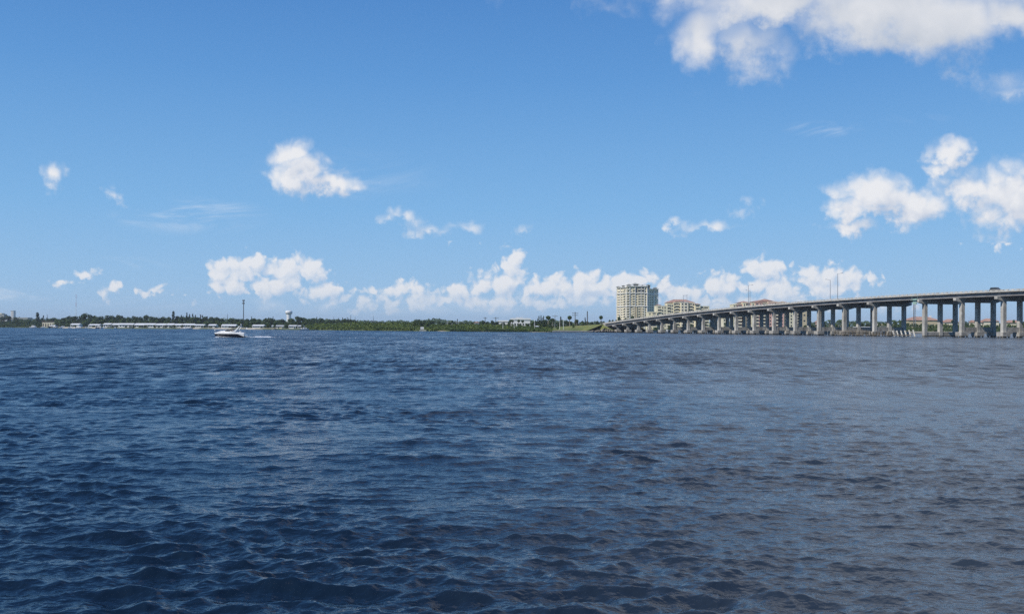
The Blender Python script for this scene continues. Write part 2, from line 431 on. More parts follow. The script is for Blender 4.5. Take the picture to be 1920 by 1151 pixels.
    d = k.v('LENGTH', pos)
    # ripples: the mesh carries the waves near the shore, the shading normal carries them farther out
    n1 = k.noise(k.v('MULTIPLY', pos, (0.75, 1.0, 0)), 6.0, 2, 0.6)
    n2 = k.noise(k.v('MULTIPLY', pos, (0.60, 1.0, 0)), 1.5, 3, 0.62)
    n0 = k.noise(k.v('MULTIPLY', pos, (0.8, 1.0, 0)), 17.0, 2, 0.6)
    h = k.m('MULTIPLY_ADD', n2, 0.035, k.m('MULTIPLY_ADD', n1, 0.032, k.m('MULTIPLY', n0, 0.009)))
    bp = k.n.new('ShaderNodeBump'); bp.inputs['Strength'].default_value = 1.0; bp.inputs['Distance'].default_value = 1.0
    k.l.new(h, bp.inputs['Height'])
    far = k.sstep(d, 14, 75)
    nn = k.n.new('ShaderNodeTexNoise'); nn.inputs['Scale'].default_value = 1.6; nn.inputs['Detail'].default_value = 3
    k.put(nn.inputs['Vector'], k.v('MULTIPLY', pos, (0.6, 1.0, 0)))
    # gusts and wave groups: streaks that lie along the crests
    p1 = k.noise(k.v('MULTIPLY', pos, (0.22, 0.055, 0)), 1.0, 3, 0.6)
    p2 = k.noise(k.v('MULTIPLY', pos, (0.030, 0.012, 0)), 1.0, 3, 0.6)
    p0 = k.noise(k.v('MULTIPLY', pos, (1.5, 0.34, 0)), 1.0, 4, 0.7)
    near = k.sstep(d, 90, 320, 1.0, 0.15)
    pt = k.m('MULTIPLY_ADD', p2, 0.8, k.m('MULTIPLY_ADD', p1, 1.2, -1.0))
    pt = k.m('ADD', pt, k.m('MULTIPLY', near, k.m('MULTIPLY_ADD', p0, 2.3, -1.15)))
    slope = k.m('MULTIPLY', far, k.m('MULTIPLY_ADD', pt, 0.8, 0.95))
    lean = k.m('MULTIPLY', far, k.m('MULTIPLY_ADD', pt, 0.42, 0.17))
    inc = k.v('MULTIPLY', geo.outputs['Incoming'], (1, 1, 0))
    inc = k.v('NORMALIZE', inc)
    jit = k.v('MULTIPLY', k.v('SUBTRACT', nn.outputs['Color'], (0.5, 0.5, 0.5)), (1, 1, 0))
    nv = k.v('ADD', bp.outputs[0], k.v('ADD', k.v('MULTIPLY', jit, k.comb(slope, slope, 0.0)), k.v('MULTIPLY', inc, k.comb(lean, lean, 0.0))))
    k.l.new(k.v('NORMALIZE', nv), b.inputs['Normal'])
    # paler reflection on the bridge side, painted into the base colour by view angle
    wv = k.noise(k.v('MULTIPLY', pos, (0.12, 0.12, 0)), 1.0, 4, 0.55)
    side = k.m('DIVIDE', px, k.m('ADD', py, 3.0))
    sheen_tint = k.sstep(k.m('ADD', side, k.m('MULTIPLY_ADD', wv, 0.5, -0.25)), -0.22, 0.60)
    k.put(b.inputs['Base Color'], k.mixc(sheen_tint, (0.006, 0.015, 0.030), (0.038, 0.050, 0.064)))
    b.inputs['Roughness'].default_value = 0.10; b.inputs['IOR'].default_value = 1.333
    b.inputs['Specular IOR Level'].default_value = 0.5
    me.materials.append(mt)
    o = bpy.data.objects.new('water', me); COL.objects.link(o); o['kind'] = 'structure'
build_water()
# ------------------------------------------------------------------ far bank: ground, beaches, embankment
G = 1.0                                   # height of the far bank above the water
SHORE = [(-900, 2300), (-300, 1650), (0, 1300), (70, 1130), (200, 950), (400, 915), (560, 800), (700, 690), (800, 640), (940, 595), (1035, 580),
         (1130, 590), (1200, 640), (1290, 700), (1400, 740), (1520, 700), (1700, 620), (1920, 600), (2200, 560), (2800, 520)]
def shoreY(px):
    return float(np.interp(px, [a for a, _ in SHORE], [b for _, b in SHORE]))
def build_land():
    mb = MB()
    pts = []
    for i in range(-900, 2801, 10):
        Y = shoreY(i) + 3 * math.sin(i * .11) + 2 * math.sin(i * .31 + 1)
        pts.append((XY(i, Y), Y))
    n = len(pts)
    vs = [(x, y - 2, -1.0) for x, y in pts] + [(x, y + 1.0, G * .6) for x, y in pts] + [(x * 1.006, y + 8, G) for x, y in pts] + [(x / y * 7500 if y else x, 7500, G) for x, y in pts]
    fs = []
    for r in range(3):
        for i in range(n - 1): fs.append((r*n+i, r*n+i+1, (r+1)*n+i+1, (r+1)*n+i))
    mb.add(vs, fs)
    tag(mb.build('land', M_land), kind='structure')
build_land()
def strip(name, px0, px1, dY0, dY1, z, m, n=14, wob=1.5):
    mb = MB(); a = []; b = []
    for i in range(n + 1):
        px = px0 + (px1 - px0) * i / n; Y = shoreY(px)
        e = math.sin(math.pi * i / n) ** .4 if n > 1 else 1
        ya, yb = Y + dY0 * e, Y + dY1
        a.append((XY(px, ya), ya, -.25)); b.append((XY(px, yb), yb, z))
    vs = a + b; fs = [(i, i+1, n+2+i, n+1+i) for i in range(n)]
    mb.add(vs, fs)
    return tag(mb.build(name, m), kind='structure')
strip('beach', 818, 842, -7, 9, G + .35, M_sand)
strip('beach', 893, 922, -7, 9, G + .45, M_sand)
strip('beach', 330, 520, -5, 9, G + .25, M_sand)
strip('beach', 110, 200, -5, 9, G + .25, M_sand)
strip('beach', 985, 1036, -5, 6, G + .3, M_sand)
# ------------------------------------------------------------------ bridge geometry
BP0 = Vector((*(XY(1158.6, 575), 575.0), 0)); BP1 = Vector((XY(1881, 315), 315.0, 0))
BD = (BP1 - BP0).normalized(); BN = Vector((-BD.y, BD.x, 0))
if BN.x < 0: BN = -BN
def on_line(px, t):
    """where the vertical plane through picture column px meets the bridge line offset t"""
    k_ = ray(px, hor(px))[0]
    o = BP0 + BN * t
    s = (k_ * o.y - o.x) / (BD.x - k_ * BD.y)
    return s, o + BD * s
def prof(samples, t):
    ss = []; zs = []
    for px, py in samples:
        s, p = on_line(px, t); ss.append(s); zs.append(ZY(px, py, p.y))
    return np.polyfit(ss, zs, 2)
TE = -3.0                     # near edge of the deck
ZBOT = prof([(1137,610.5),(1200,602.5),(1290,593),(1400,583.5),(1490,574.3),(1560,569),(1640,564.5),(1760,559),(1840,557),(1920,555)], TE)
zb = lambda s: float(np.polyval(ZBOT, s))
S_AB, S_END = on_line(1134, TE)[0], 420.0
def bw(s, t, z): p = BP0 + BD * s + BN * t; return (p.x, p.y, z)
TW = 17.2                     # far edge of the deck
def ribbon(mb, s0, s1, t0, t1, za, zc, step=6.0):
    """long box that follows the deck profile; za, zc = offsets from the girder underside"""
    n = max(1, int(abs(s1 - s0) / step)); L = [s0 + (s1 - s0) * i / n for i in range(n + 1)]
    vs = []
    for s in L:
        z = zb(s); vs += [bw(s,t0,z+za), bw(s,t1,z+za), bw(s,t1,z+zc), bw(s,t0,z+zc)]
    fs = []
    for i in range(n):
        a = i * 4; b = a + 4
        for j in range(4): fs.append((a+j, a+(j+1)%4, b+(j+1)%4, b+j))
    fs += [(3,2,1,0), (n*4, n*4+1, n*4+2, n*4+3)]
    mb.add(vs, fs)
def build_bridge():
    br = empty('road_bridge', bw(0, 0, 0), 0, 'long grey concrete road bridge rising to the right over the river', 'bridge')
    off = Vector(bw(0, 0, 0))
    def fin(mb, name, m, parent=br):
        mb.v = [tuple(Vector(p) - off) for p in mb.v]; return mb.build(name, m, parent)
    GD = 1.30                                       # girder depth
    sl = MB(); ribbon(sl, S_AB - 3, S_END, TE, TW, GD, GD + .22); fin(sl, 'deck_slab', M_conc)
    rd = MB(); ribbon(rd, S_AB - 3, S_END, TE + .5, TW - .5, GD + .22, GD + .26); fin(rd, 'roadway', M_asph)
    for j, t in enumerate(np.linspace(TE + 1.15, TW - 1.15, 7)):
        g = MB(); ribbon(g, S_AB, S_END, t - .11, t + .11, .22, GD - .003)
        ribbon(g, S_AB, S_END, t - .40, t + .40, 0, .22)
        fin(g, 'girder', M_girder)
    for t, sg in ((TE, 1), (TW, -1)):
        r = MB(); a, b = (t - .02, t + .30) if sg > 0 else (t - .30, t + .02)
        ribbon(r, S_AB - 3, S_END, a, b, GD + .22, GD + .44)
        ribbon(r, S_AB - 3, S_END, a, b, GD + .66, GD + .84)
        s = S_AB - 3
        while s < S_END - 1:
            z = zb(s) + GD
            r.hexa([bw(s,a+.02,z+.44), bw(s,b-.02,z+.44), bw(s+.9,b-.02,z+.44), bw(s+.9,a+.02,z+.44),
                    bw(s,a+.02,z+.67), bw(s,b-.02,z+.67), bw(s+.9,b-.02,z+.67), bw(s+.9,a+.02,z+.67)][::1])
            s += 2.1
        fin(r, 'parapet', M_rail)
    # abutment
    ab = MB(); s = S_AB
    ab.hexa([bw(s-3,TE,-.5),bw(s-3,TW,-.5),bw(s+.6,TW,-.5),bw(s+.6,TE,-.5),bw(s-3,TE,zb(s)+GD),bw(s-3,TW,zb(s)+GD),bw(s+.6,TW,zb(s)+GD-.02),bw(s+.6,TE,zb(s)+GD-.02)])
    fin(ab, 'abutment', M_conc)
    COLS = [1158.6,1177,1197,1217.8,1241,1264.7,1290.7,1318.7,1348.6,1380.7,1414.6,1451.3,1491.4,1535.7,1583,1640,1734,1803.6,1881.5,1968,2065,2180,2320]
    bents = []
    for i, px in enumerate(COLS):
        s, p = on_line(px, 0.0); bents.append(s)
        z = zb(s)
        pier = MB(); hs = .62                       # half length along the bridge
        # hammerhead cap
        for (t0, t1, d0, d1) in ((TE - .35, -.75, .95, 1.6), (-.75, 15.0, 1.6, 1.6), (15.0, TW + .35, 1.6, .95)):
            pier.hexa([bw(s-hs,t0,z-d0),bw(s-hs,t1,z-d1),bw(s+hs,t1,z-d1),bw(s+hs,t0,z-d0),bw(s-hs,t0,z-.01),bw(s-hs,t1,z-.01),bw(s+hs,t1,z-.01),bw(s+hs,t0,z-.01)])
        po = fin(pier, 'pier_cap', M_conc)
        for t in (0, 7.1, 14.2):
            c = MB(); ht = .72
            c.hexa([bw(s-hs+.06,t-ht,-2),bw(s-hs+.06,t+ht,-2),bw(s+hs-.06,t+ht,-2),bw(s+hs-.06,t-ht,-2),bw(s-hs+.06,t-ht,z-1.5),bw(s-hs+.06,t+ht,z-1.5),bw(s+hs-.06,t+ht,z-1.5),bw(s+hs-.06,t-ht,z-1.5)])
            fin(c, 'column', M_conc)
        if px == 1734:
            w = MB(); w.hexa([bw(s-.4,.7,-2),bw(s-.4,13.5,-2),bw(s+.4,13.5,-2),bw(s+.4,.7,-2),bw(s-.4,.7,1.7),bw(s-.4,13.5,1.7),bw(s+.4,13.5,1.7),bw(s+.4,.7,1.7)])
            fin(w, 'crash_wall', M_concd)
        else:
            for t in (0, 7.1, 14.2):
                ft = MB(); a, b = 1.35, 1.6
                ft.hexa([bw(s-a,t-b,.35),bw(s-a,t+b,.35),bw(s+a,t+b,.35),bw(s+a,t-b,.35),bw(s-a,t-b,1.75),bw(s-a,t+b,1.75),bw(s+a,t+b,1.75),bw(s+a,t-b,1.75)])
                for ds in (-.9, .9):
                    for dt in (-1.3, 1.3):
                        q = bw(s+ds, t+dt, 0); ft.tube((q[0], q[1], -2), (q[0], q[1], .36), .3, n=6)
                fin(ft, 'footing', M_concd)
            w = MB()
            if i < 5: continue
            for t0, t1 in ((.7, 6.4), (7.8, 13.5)):
                w.hexa([bw(s-.4,t0,1.76),bw(s-.4,t1,1.76),bw(s+.4,t1,1.76),bw(s+.4,t0,1.76),bw(s-.4,t0,3.4),bw(s-.4,t1,3.4),bw(s+.4,t1,3.4),bw(s+.4,t0,3.4)])
            fin(w, 'crash_wall', M_concd)
    return br, bents
BR, BENTS = build_bridge()

# approach embankment and seawall
def build_bank():
    mb = MB()
    # crest line from (1035) up to the abutment, carried on behind it
    rows = []
    s0 = S_AB
    crest = [(1035, 620, G + .3), (1060, 616, G + 1.2), (1085, 612, G + 2.4), (1110, 610, 4.6)]
    top = []; toe = []; back = []
    for px, Y, z in crest:
        top.append((XY(px, Y), Y, z)); toe.append((XY(px, shoreY(px) + 4), shoreY(px) + 4, G)); back.append((XY(px, Y + 60), Y + 60, G))
    za = zb(s0) + 1.1
    p = bw(s0 - 2, TE - .3, za); top.append(p); toe.append((XY(1152, 577), 577, .9)); back.append(bw(s0 - 2, TW + 14, za))
    n = len(top)
    mb.add(toe + top + back, [(i, i+1, n+i+1, n+i) for i in range(n-1)] + [(n+i, n+i+1, 2*n+i+1, 2*n+i) for i in range(n-1)])
    # the road ramp behind the abutment
    q = [bw(s0-2,TE-.3,za), bw(s0-2,TW+.3,za), bw(s0-160,TW+.3,G+.4), bw(s0-160,TE-.3,G+.4), bw(s0-2,TE-12,G-.4), bw(s0-2,TW+12,G-.4), bw(s0-170,TW+9,G-.4), bw(s0-170,TE-9,G-.4)]
    mb.add(q, [(0,1,2,3),(0,3,7,4),(1,5,6,2)])
    # slope under the first span
    r = [bw(s0+.5,TE-1,za-1.9), bw(s0+.5,TW+1,za-1.9), bw(s0+9,TW+1,.8), bw(s0+9,TE-1,.8)]
    mb.add(r, [(0,1,2,3),(3,2,1,0)])
    tag(mb.build('embankment', M_grass), kind='structure')
    rp = MB()
    for _ in range(260):
        t = rng.uniform(TE - 8, TW); s = s0 + rng.uniform(-3, 12); k_ = min(1, max(0, (s - s0) / 9)); z = (za - 1.9) * (1 - k_) + .8 * k_
        if t < TE - .5: z = max(.9, z - (TE - t) * .55)
        c = Vector(bw(s, t, z)); r_ = rng.uniform(.35, .8)
        vs = [tuple(c + Vector((math.cos(a) * r_ * rng.uniform(.7, 1.2), math.sin(a) * r_, zz * r_ * .5))) for zz in (-1, 1) for a in (0, 1.6, 3.1, 4.7)]
        rp.hexa(vs)
    tag(rp.build('riprap', M_rock), 'grey riprap boulders heaped round the bridge abutment', 'riprap', kind='stuff')
build_bank()
def seawall(px0, px1, dY, ztop, label, m=M_conc, n=12):
    mb = MB(); cp = MB()
    P0 = [(XY(px0 + (px1-px0)*i/n, shoreY(px0 + (px1-px0)*i/n) + dY), shoreY(px0 + (px1-px0)*i/n) + dY) for i in range(n+1)]
    ch = .55 if ztop < 1 else .35
    for b, z0, z1, g0, g1 in ((mb, -1.5, ztop - ch, 0, .6), (cp, ztop - ch, ztop, -.25, 5.5 if ztop < 1 else .9)):
        vs = []
        for x, y in P0: vs += [(x, y+g0, z0), (x, y+g1, z0), (x, y+g1, z1), (x, y+g0, z1)]
        fs = [(a*4+j, a*4+(j+1)%4, a*4+4+(j+1)%4, a*4+4+j) for a in range(n) for j in range(4)] + [(3,2,1,0), (n*4, n*4+1, n*4+2, n*4+3)]
        b.add(vs, fs)
    w = mb.build('seawall', M_concd); tag(w, label, 'seawall'); c = cp.build('wall_cap', m, w)
seawall(1036, 1152, -5, .85, 'pale capped seawall along the water below the grassy embankment', M_rail)
seawall(1160, 1560, -6, 1.1, 'low seawall behind the bridge piers in front of the pink building')
seawall(1562, 2300, -6, 1.2, 'grey seawall in front of the red-roofed houses beyond the bridge')

# timber fenders of the navigation channel
def fender(px0, px1, t, label, lean=0.0, walers=3, spacing=2.4, pm=None, ztop=1.8, grp=None, pr=.2):
    s0, a = on_line(px0, t); s1, b = on_line(px1, t)
    f = empty('timber_fender', (a.x, a.y, 0), 0, label, 'fender', grp)
    L = abs(s1 - s0); n = max(2, int(L / spacing)); sg = 1 if s1 > s0 else -1
    for i in range(n + 1):
        s = s0 + sg * L * i / n; p = BP0 + BD * s + BN * t; q = p + BD * (lean)
        m = MB(); zt = ztop + rng.uniform(-.25, .35)
        m.tube(Vector((q.x - a.x, q.y - a.y, -1.5)), Vector((p.x - a.x, p.y - a.y, zt)), pr, pr * .85, 7)
        m.build('pile', pm or M_wood, f)
    for j in range(walers):
        z = .55 + j * .5; m = MB()
        p = BP0 + BD * (s0 - sg * .3) + BN * (t - .3); q = BP0 + BD * (s1 + sg * .3) + BN * (t - .3)
        m.tube(Vector((p.x - a.x, p.y - a.y, z)), Vector((q.x - a.x, q.y - a.y, z)), .15, .15, 4)
        m.build('waler', M_wood if j != 1 else M_woodd, f)
fender(1566, 1632, -3.6, 'brown timber fender of horizontal walers and piles in front of the bridge piers', walers=4, spacing=2.0)
fender(1632, 1672, -2.6, 'dark timber fender with ragged piles at the foot of the tall channel pier', walers=2, spacing=1.6, pm=M_woodd, ztop=1.6)
fender(1674, 1712, -1.5, 'row of pale leaning piles standing in the bridge channel', lean=1.5, walers=1, spacing=1.75, pm=M_pile, ztop=2.3, pr=.3)
fender(1600, 1690, 18.5, 'far timber fender seen beyond the channel between the bridge columns', walers=3)

# navigation sign box below the girder
def nav():
    s, p = on_line(1715, TE - .35)
    n = empty('navigation_sign', (p.x, p.y, zb(s)), math.atan2(BD.y, BD.x), 'pale green sign box hung under the bridge girder over the channel', 'sign')
    b = MB(); b.box(-.9, .9, -.12, .12, -1.7, .3); b.build('sign_panel', M_green, n)
    b = MB(); b.box(-1.5, 1.3, -.08, .08, -.35, -.2); b.box(-1.5, 1.3, -.7, .7, -.2, -.12)
    for x in (-1.4, 1.2): b.tube((x, 0, -.2), (x, 0, 1.0), .05, n=5)
    b.build('bracket', M_green, n)
nav()

# ------------------------------------------------------------------ street lamps on the bridge
def lamp(px, ytop, t, arm, label):
    s, p = on_line(px, t); z0 = zb(s) + 1.4; z1 = ZY(px, ytop, p.y)
    l = empty('street_lamp', (p.x, p.y, z0), math.atan2(BN.y, BN.x), label, 'street lamp', 'street lamps on the bridge')
    h = z1 - z0
    a = MB(); a.tube((0, 0, -.3), (0, 0, h), .13, .08, 8); a.build('pole', M_steel, l)
    a = MB(); a.tube((0, 0, h - .1), (arm * 1.9, 0, h + .25), .05, .04, 6); a.build('arm', M_steel, l)
    a = MB(); x = arm * 2.2; a.hexa([(x-.4,-.16,h+.15),(x+.4,-.16,h+.2),(x+.4,.16,h+.2),(x-.4,.16,h+.15),(x-.3,-.1,h+.34),(x+.3,-.1,h+.36),(x+.3,.1,h+.36),(x-.3,.1,h+.34)])
    a.build('lamp_head', M_steel, l)
lamp(1570.3, 513, TE + .15, 1, 'tallest street lamp on the near parapet of the bridge, right of its twin')
lamp(1556.5, 525, TW - .15, -1, 'street lamp on the far side of the bridge just left of the tallest lamp')
lamp(1403, 535, TE + .15, 1, 'near one of the two close-set lamps above the pink building')
lamp(1406, 545, TW - .15, -1, 'shorter pale lamp of the pair above the pink building')
lamp(1281, 554, TE + .15, 1, 'bridge street lamp in front of the red roof of the yellow apartments')
lamp(1288, 555, TW - .15, -1, 'lamp just right of the one before the red roof of the yellow apartments')

# car on the bridge
def car():
    s, p = on_line(1868, 2.6)
    z = zb(s) + 1.42
    c = empty('parked_car', (p.x, p.y, z), math.atan2(BD.y, BD.x), 'dark sports utility car driving over the bridge near the right edge', 'car'); c.name = 'passing_car'
    pr = [(-2.3,.45),(-2.3,.95),(-1.95,1.12),(-1.7,1.18),(2.2,1.0),(2.35,.85),(2.35,.45)]
    b = MB()
    def prism(b, pr, w0, w1=None):
        n = len(pr); w1 = w1 or w0
        b.add([(x, -w0, z) for x, z in pr] + [(x, w1, z) for x, z in pr], [tuple(range(n)), tuple(range(2*n-1, n-1, -1))] + [(i, n+i, n+(i+1)%n, (i+1)%n) for i in range(n)])
    prism(b, pr, .92); b.build('body', M_car, c)
    b = MB(); prism(b, [(-2.1,1.1),(-1.75,1.68),(.2,1.72),(1.15,1.08)], .78); b.build('cabin', M_glass, c)
    b = MB(); prism(b, [(-1.8,1.70),(-1.7,1.76),(.1,1.79),(.25,1.73)], .76); b.build('roof_panel', M_car, c)
    for x in (-1.45, 1.5):
        for y in (-.86, .86):
            b = MB(); b.tube((x, y-.1, .36), (x, y+.1, .36), .36, n=14); w = b.build('wheel', M_rubber, c)
            b = MB(); b.tube((x, y-.115, .36), (x, y+.115, .36), .2, n=10); b.build('rim', M_steel, w)
car()
# ------------------------------------------------------------------ apartment tower
def build_tower():
    Y0 = 1150.0; sc = Y0 / F
    cx = XY(1196, Y0)
    T = empty('apartment_tower', (cx, Y0, G), 0, 'tall cream apartment tower with stepped roofline behind the left end of the bridge', 'apartment tower')
    X = lambda px: (px - 1196) * sc
    zf = lambda py: ZY(1196, py, Y0) - G
    ROWS = [541.0, 546.8] + [552.4 + 4.72 * i for i in range(12)]       # window rows, top to bottom, picture heights
    ROWZ = [zf(r) for r in ROWS]
    EX = bpy.data
    wins = []; count = [0]
    base = -0.5
    # facets: start, end (x, y local), top heights
    A0, A1 = (X(1158.5), 14.0), (X(1175.5), 1.5)
    B0, B1 = (X(1175.5), 0.0), (X(1213.5), 0.0)
    C0, C1 = (X(1213.5), 3.0), (X(1236), 11.0)
    fw = MB()
    def block(pts, z1):
        n = len(pts); fw.add([(x, y, base) for x, y in pts] + [(x, y, z1) for x, y in pts], [tuple(range(n-1,-1,-1)), tuple(range(n, 2*n))] + [(i, (i+1)%n, n+(i+1)%n, n+i) for i in range(n)])
    zt = zf(536.5)
    block([A0, A1, (X(1175.6), 34), (X(1164), 36)], zf(538.5))
    wl = fw.build('wall', M_creamw, T)
    fw = MB(); fw0 = fw
    block([B0, B1, (B1[0], 38), (B0[0], 38)], zt); fw.build('wall', M_cream, T)
    fw = MB(); block([C0, C1, (X(1233), 44), (X(1213.6), 40)], zf(541.5)); fw.build('wall', M_creamw, T)
    def facade(p0, p1, cols, rows, mwin):
        """cols: list of (u, width, kind); kind w window, b balcony, p pilaster"""
        a = Vector((*p0, 0)); b = Vector((*p1, 0)); d = (b - a); L = d.length; d.normalize(); nrm = Vector((d.y, -d.x, 0))
        def bx(mb, u, w, z0, z1, o0, o1):
            q = a + d * (u * L - w / 2); r = a + d * (u * L + w / 2)
            mb.hexa([tuple(q + nrm*o1 + Vector((0,0,z0))), tuple(r + nrm*o1 + Vector((0,0,z0))), tuple(r + nrm*o0 + Vector((0,0,z0))), tuple(q + nrm*o0 + Vector((0,0,z0))),
                     tuple(q + nrm*o1 + Vector((0,0,z1))), tuple(r + nrm*o1 + Vector((0,0,z1))), tuple(r + nrm*o0 + Vector((0,0,z1))), tuple(q + nrm*o0 + Vector((0,0,z1)))])
        pil = MB()
        bal = MB()
        for u, w, kd in cols:
            if kd == 'p':
                bx(pil, u, w, base, zt + .3 if p0 == B0 else zf(541), -.2, .75); continue
            for z in rows:
                wins.append((lambda mb, u=u, w=w, z=z: bx(mb, u, w, z - .85, z + .6, -.1, .06), kd))
                if kd == 'b':
                    bx(bal, u, w + .5, z - 1.5, z - 1.28, -.1, 1.3); bx(bal, u, w + .5, z - 1.28, z - .35, 1.2, 1.3)
        if pil.v: pil.build('pilaster', M_white, T)
        if bal.v: bal.build('balcony', M_creamw, T)
        return bx
    facade(A0, A1, [(.02,.9,'p'),(.14,1.5,'w'),(.26,1.4,'w'),(.36,.6,'p'),(.50,1.8,'w'),(.66,1.6,'w'),(.78,2.4,'b'),(.97,.9,'p')], ROWZ, None)
    bx = facade(B0, B1, [(.05,2.6,'b'),(.135,1.0,'p'),(.20,1.3,'w'),(.31,2.2,'b'),(.40,.6,'p'),(.47,1.9,'w'),(.60,2.3,'b'),(.69,.6,'p'),(.76,2.0,'b'),(.86,.6,'p'),(.91,1.5,'w'),(.985,.8,'p')], ROWZ, None)
    bxc = facade(C0, C1, [(.05,.8,'p'),(.17,.9,'w'),(.33,1.2,'w'),(.50,1.3,'w'),(.63,.7,'p'),(.79,1.2,'w'),(.97,1.0,'p')], [z for z in ROWZ if z < zf(543)] , None)
    # penthouse storeys: deep dark openings between white piers
    ph = MB()
    for u in (.455, .585, .70, .82): bx(ph, u, 2.6, zf(549), zf(538.5), -.1, .08)
    ph.build('loggia', M_glass, T)
    # cornices
    for (p0, p1, z, w) in ((A0, A1, zf(550), .9), (B0, B1, zf(549.7), 1.1), (A0, A1, zf(574.5), .9), (B0, B1, zf(574), 1.4), (C0, C1, zf(552), .9), (A0, A1, zf(538.5), 1.3), (B0, B1, zf(536.6), 1.6), (C0, C1, zf(541.5), 1.4)):
        mb = MB(); a = Vector((*p0, 0)); b = Vector((*p1, 0)); d = (b-a).normalized(); nr = Vector((d.y, -d.x, 0)); a2, b2 = a - d * .6, b + d * .6
        q = [a2 + nr*w, b2 + nr*w, b2 - nr*.2, a2 - nr*.2]
        mb.hexa([(p.x, p.y, z - .35) for p in q] + [(p.x, p.y, z + .35) for p in q]); mb.build('cornice', M_white, T)
    # big base pylons below the lower cornice
    for u, w, m in ((.36,2.2,M_tan),(.46,1.6,M_tan),(.72,3.0,M_tan)):
        mb = MB(); bx(mb, u, w, base, zf(574.6), -.1, 1.0); mb.build('pylon', m, T)
    # windows: the hundred that show largest are parts
    order = sorted(range(len(wins)), key=lambda i: 0 if wins[i][1] == 'b' else 1)
    rest = MB()
    for j, i in enumerate(order):
        if j < 99: mb = MB(); wins[i][0](mb); mb.build('window', M_glass, T)
        else: wins[i][0](rest)
    tag(rest.build('window', M_glass, T), kind='stuff')
    # roofscape: flared turrets, pediments, lift house
    def turret(x0, x1, y0, y1, z0, z1, h):
        b = MB(); b.box(x0, x1, y0, y1, z0, z1); t = b.build('turret', M_tan, T)
        r = MB(); r.hip(x0-1.2, x1+1.2, y0-1.2, y1+1.2, z1, h); r.build('turret_roof', M_greyroof, t)
        g = MB(); g.box(x0 + .8, x1 - .8, y0 - .06, y0 + .1, z0 + .5, z1 - .5); g.build('turret_window', M_glass, t)
    z0 = zt - .2
    turret(X(1159), X(1164), 12, 18, zf(538.5), zf(537), .9)
    turret(X(1168), X(1172), 6, 12, zf(538.5), zf(535.5), .8)
    turret(X(1176), X(1182.5), .5, 6, z0, zf(534.5), 1.6)
    turret(X(1186), X(1199), 3, 16, z0, zf(533.2), 2.2)
    turret(X(1204), X(1210), 3, 12, z0, zf(534.6), .8)
    turret(X(1213.5), X(1219.5), 3, 9, zf(541.5), zf(534.5), 1.2)
    turret(X(1228), X(1233.5), 9, 15, zf(541.5), zf(539.5), 1.2)
    for u, w in ((.62, 4.0), (.25, 3.4), (.87, 3.4)):
        mb = MB(); x = B0[0] + u * (B1[0] - B0[0]); h = 2.6
        mb.add([(x-w/2,-.9,z0),(x+w/2,-.9,z0),(x+w/2,-.9,z0+h*.5),(x,-.9,z0+h),(x-w/2,-.9,z0+h*.5),(x-w/2,-.1,z0),(x+w/2,-.1,z0),(x+w/2,-.1,z0+h*.5),(x,-.1,z0+h),(x-w/2,-.1,z0+h*.5)],
               [(0,1,2,3,4),(9,8,7,6,5),(0,5,6,1),(1,6,7,2),(2,7,8,3),(3,8,9,4),(4,9,5,0)]); mb.build('pediment', M_white, T)
build_tower()

def block_building(name, label, Y0, pxr, vols, cat='building', z_base=-.4, group=None, rot=0.0):
    """vols: dicts in picture x and height, turned into metres at distance Y0"""
    B = empty(name, (XY(pxr, Y0), Y0, G), rot, label, cat, group); sc = Y0 / F; nw = 0
    for v in vols:
        x0, x1 = (v['x'][0] - pxr) * sc, (v['x'][1] - pxr) * sc
        zt = ZY(pxr, v['top'] + TH * (pxr - sum(v['x']) / 2), Y0) - G; y0 = v.get('y', 0.0); dep = v.get('dep', 14)
        b = MB(); b.box(x0, x1, y0, y0 + dep, z_base, zt); w = b.build('wall', v['m'], B)
        if v.get('flat', True):
            b = MB(); b.box(x0 - .25, x1 + .25, y0 - .3, y0 + dep + .25, zt, zt + .45); b.build('cornice', v.get('cm', M_creamw), B)
        if v.get('roof'):
            b = MB(); b.hip(x0 - .9, x1 + .9, y0 - .9, y0 + dep + .9, zt + .46, v['roof']); b.build('roof', v.get('rm', M_redroof), B)
        fl = v.get('floors', 3.1); bays = v.get('bays', [])
        z = zt - 1.7
        while z > v.get('zmin', 1.5):
            for u, wd, kd in bays:
                xc = x0 + u * (x1 - x0); ww = wd
                wb = MB(); hh = 1.0 if kd == 'w' else 1.15
                wb.box(xc - ww/2, xc + ww/2, y0 - .05, y0 + .1, z - hh, z + hh * .8)
                win = wb.build('window' if kd == 'w' else 'balcony_opening', M_glass, B)
                if kd == 'b':
                    bb = MB(); bb.box(xc - ww/2 - .2, xc + ww/2 + .2, y0 - 1.3, y0 - .06, z - 1.45, z - 1.25); bb.box(xc - ww/2 - .2, xc + ww/2 + .2, y0 - 1.3, y0 - 1.2, z - 1.25, z - .4)
                    bb.build('balcony', v.get('bm', M_creamw), win)
            z -= fl
    return B
W3 = lambda n, w=1.3: [((i + .5) / n, w, 'w') for i in range(n)]
